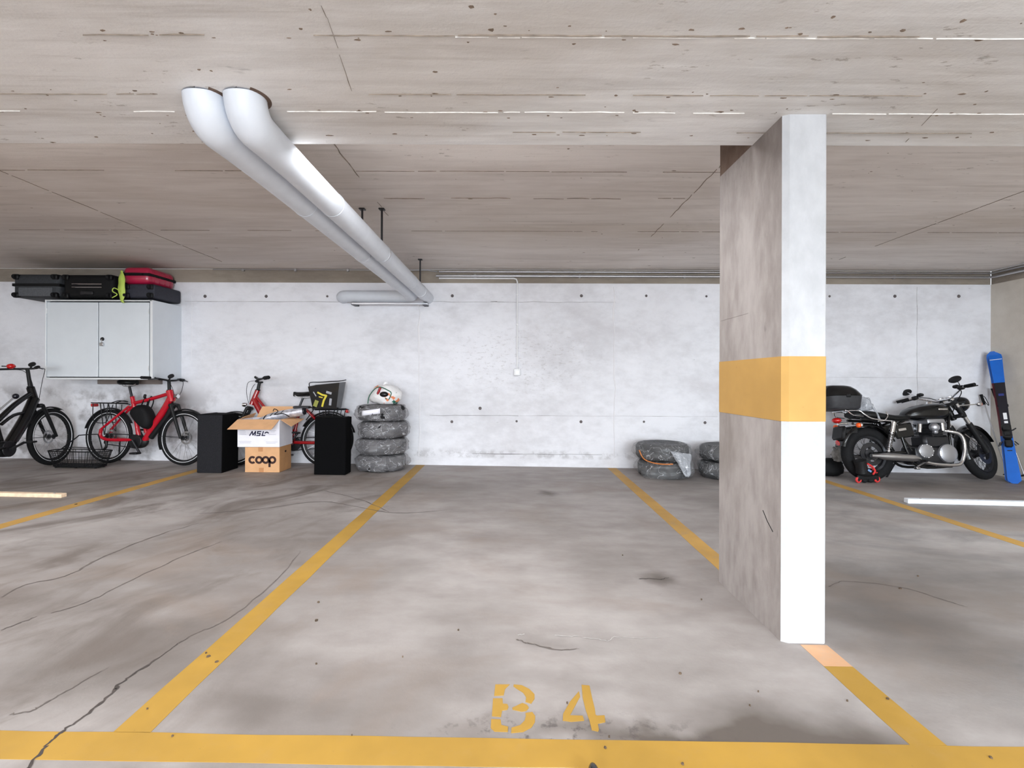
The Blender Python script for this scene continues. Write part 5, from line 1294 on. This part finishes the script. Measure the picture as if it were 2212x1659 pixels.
tag(sk_, 'black sack slumped on the floor between pillar and motorcycle', 'sack')
cl = lump('cloth', (0, 0, .06), (.085, .04, .11), TAN, None, .4, 5, 8, flat_bottom=True); cl.location = (kq.x + .115, kq.y - .02, kq.z + .17)
cl.location = (kq.x + .10, kq.y + .04, kq.z + .215)
tag(cl, 'crumpled grey cloth draped on the black sack by the motorcycle', 'cloth')

# ------------------------------------------------------------------ skis and poles in the corner
def basis(p0, p1, nrm):
    z = (p1 - p0).normalized(); x = nrm.cross(z).normalized(); y = z.cross(x)
    return Matrix((( x.x, y.x, z.x, p0.x), (x.y, y.y, z.y, p0.y), (x.z, y.z, z.z, p0.z), (0, 0, 0, 1)))
s0 = on_floor(2190, 1044); s0 = Vector((6.085, 5.965, fz(6.085)))
s1 = Vector((6.325, 6.47, 1.545)); Lk = (s1 - s0).length
BM = basis(s0, s1, Vector((.72, .69, 0)))
def ski(label, off, flip, mid):
    t = thing('ski', label, 'ski', (0, 0, 0), (0, 0, 0), 'skis leaning in the corner')
    t.matrix_world = BM @ Matrix.Translation(off)
    N = 44; vs, fs = [], []
    for i in range(N + 1):
        s = i / N
        wd = .042 + .023 * abs(2 * s - .95) ** 1.5
        if s > .955: wd *= math.sqrt(max(.02, 1 - ((s - .955) / .047) ** 2))
        if s < .025: wd *= math.sqrt(max(.05, 1 - ((.025 - s) / .027) ** 2))
        th = .004 + .008 * (1 - abs(2 * s - 1))
        y = (.030 * max(0, (s - .90) / .10) ** 2) * flip
        for x_, y_ in ((-wd, y - th), (wd, y - th), (wd, y + th), (-wd, y + th)): vs.append((x_, y_, s * Lk))
    for i in range(N):
        for k in range(4): l = (k + 1) % 4; fs.append((i * 4 + k, i * 4 + l, i * 4 + 4 + l, i * 4 + 4 + k))
    fs += [(3, 2, 1, 0), tuple(N * 4 + k for k in range(4))]
    o = MB().add(vs, fs).build('ski_body', BLUE, t, angle=30); o.data.materials.append(mid)
    for p in o.data.polygons:
        s = p.center.z / Lk
        if .33 < s < .74: p.material_index = 1
    return t
# normal points away from the camera: local -y faces the room
fs_ = ski('blue ski in the corner whose bright blue top faces the room', (0, 0, 0), 1, NAVY)
bs_ = ski('second blue ski with a dark red middle, clasped behind the front ski', (-.022, .034, .01), -1, WINE)
for t_, yb, sgn in ((fs_, -.012, -1), (bs_, .012, 1)):
    bd_ = MB().box((0, yb + sgn * .022, Lk * .285), (.075, .05, .10), .016).box((0, yb + sgn * .03, Lk * .33), (.085, .06, .05), .018).box((0, yb + sgn * .028, Lk * .40), (.09, .055, .09), .018).box((0, yb + sgn * .01, Lk * .345), (.06, .02, .28), .006).build('binding', PLASB, t_)
    MB().tube([(-.055, yb + sgn * .01, Lk * .30), (-.075, yb + sgn * .02, Lk * .27)], .006, 6).tube([(.055, yb + sgn * .01, Lk * .30), (.085, yb + sgn * .02, Lk * .275)], .006, 6).tube([(.05, yb + sgn * .01, Lk * .38), (.085, yb + sgn * .02, Lk * .395)], .007, 6).build('ski_brake', DARKST, bd_)
mk = MB()
mk.box((.006, -.0145, Lk * .49), (.034, .002, .085), .0005).box((.006, -.0145, Lk * .445), (.034, .002, .03), .0005)
mk.build('white_mark', WHITE, fs_, smooth=False)
MB().box((0, -.0125, Lk * .655), (.05, .002, .03)).build('blue_mark', mat('dull_blue_mark', srgb(40, 50, 120), .4), fs_, smooth=False)
MB().box((0, -.010, Lk * .935), (.115, .006, .006)).build('tip_highlight', WHITE, fs_, smooth=False)  # white bar paints the highlight on the bent tip
MB().box((0, -.014, Lk * .235), (.044, .002, .012)).build('dark_mark', NAVY, fs_, smooth=False)
MB().box((0, .016, Lk * .575), (.10, .05, .035), .008).build('ski_strap', BLACKM, fs_)
for k, (a, b, lb) in enumerate(((Vector((6.36, 6.10, fz(6.36) + .015)), Vector((6.385, 6.56, 1.06)), 'ski pole whose black basket shows right of the blue ski'), (Vector((6.25, 6.20, fz(6.25) + .012)), Vector((6.26, 6.585, .98)), 'ski pole half hidden behind the blue skis'))):
    L_ = (b - a).length
    t = thing('ski_pole', lb, 'ski pole', (0, 0, 0), (0, 0, 0), 'ski poles leaning in the corner')
    t.matrix_world = basis(a, b, Vector((.7, .7, 0)))
    MB().tube([(0, 0, 0), (0, 0, .03), (0, 0, L_ - .13)], [.003, .006, .008], 10).build('shaft', STEEL, t)
    MB().lathe([(.007, .075), (.020, .075), (.046, .062), (.044, .058), (.007, .068)], None, 20, True).build('basket', PLASB, t)
    MB().tube([(0, 0, L_ - .14), (0, 0, L_ - .09), (0, 0, L_ - .02), (0, 0, L_)], [.014, .016, .015, .019], 12).build('grip', RUBBER, t)
    MB().tube(smooth_path([(0, 0, L_ - .01), (.03, -.02, L_ - .05), (.04, -.02, L_ - .16), (.02, -.01, L_ - .12), (.0, 0, L_ - .02)], 4), .004, 6).build('wrist_strap', BLACKM, t)
bpy.context.view_layer.update()
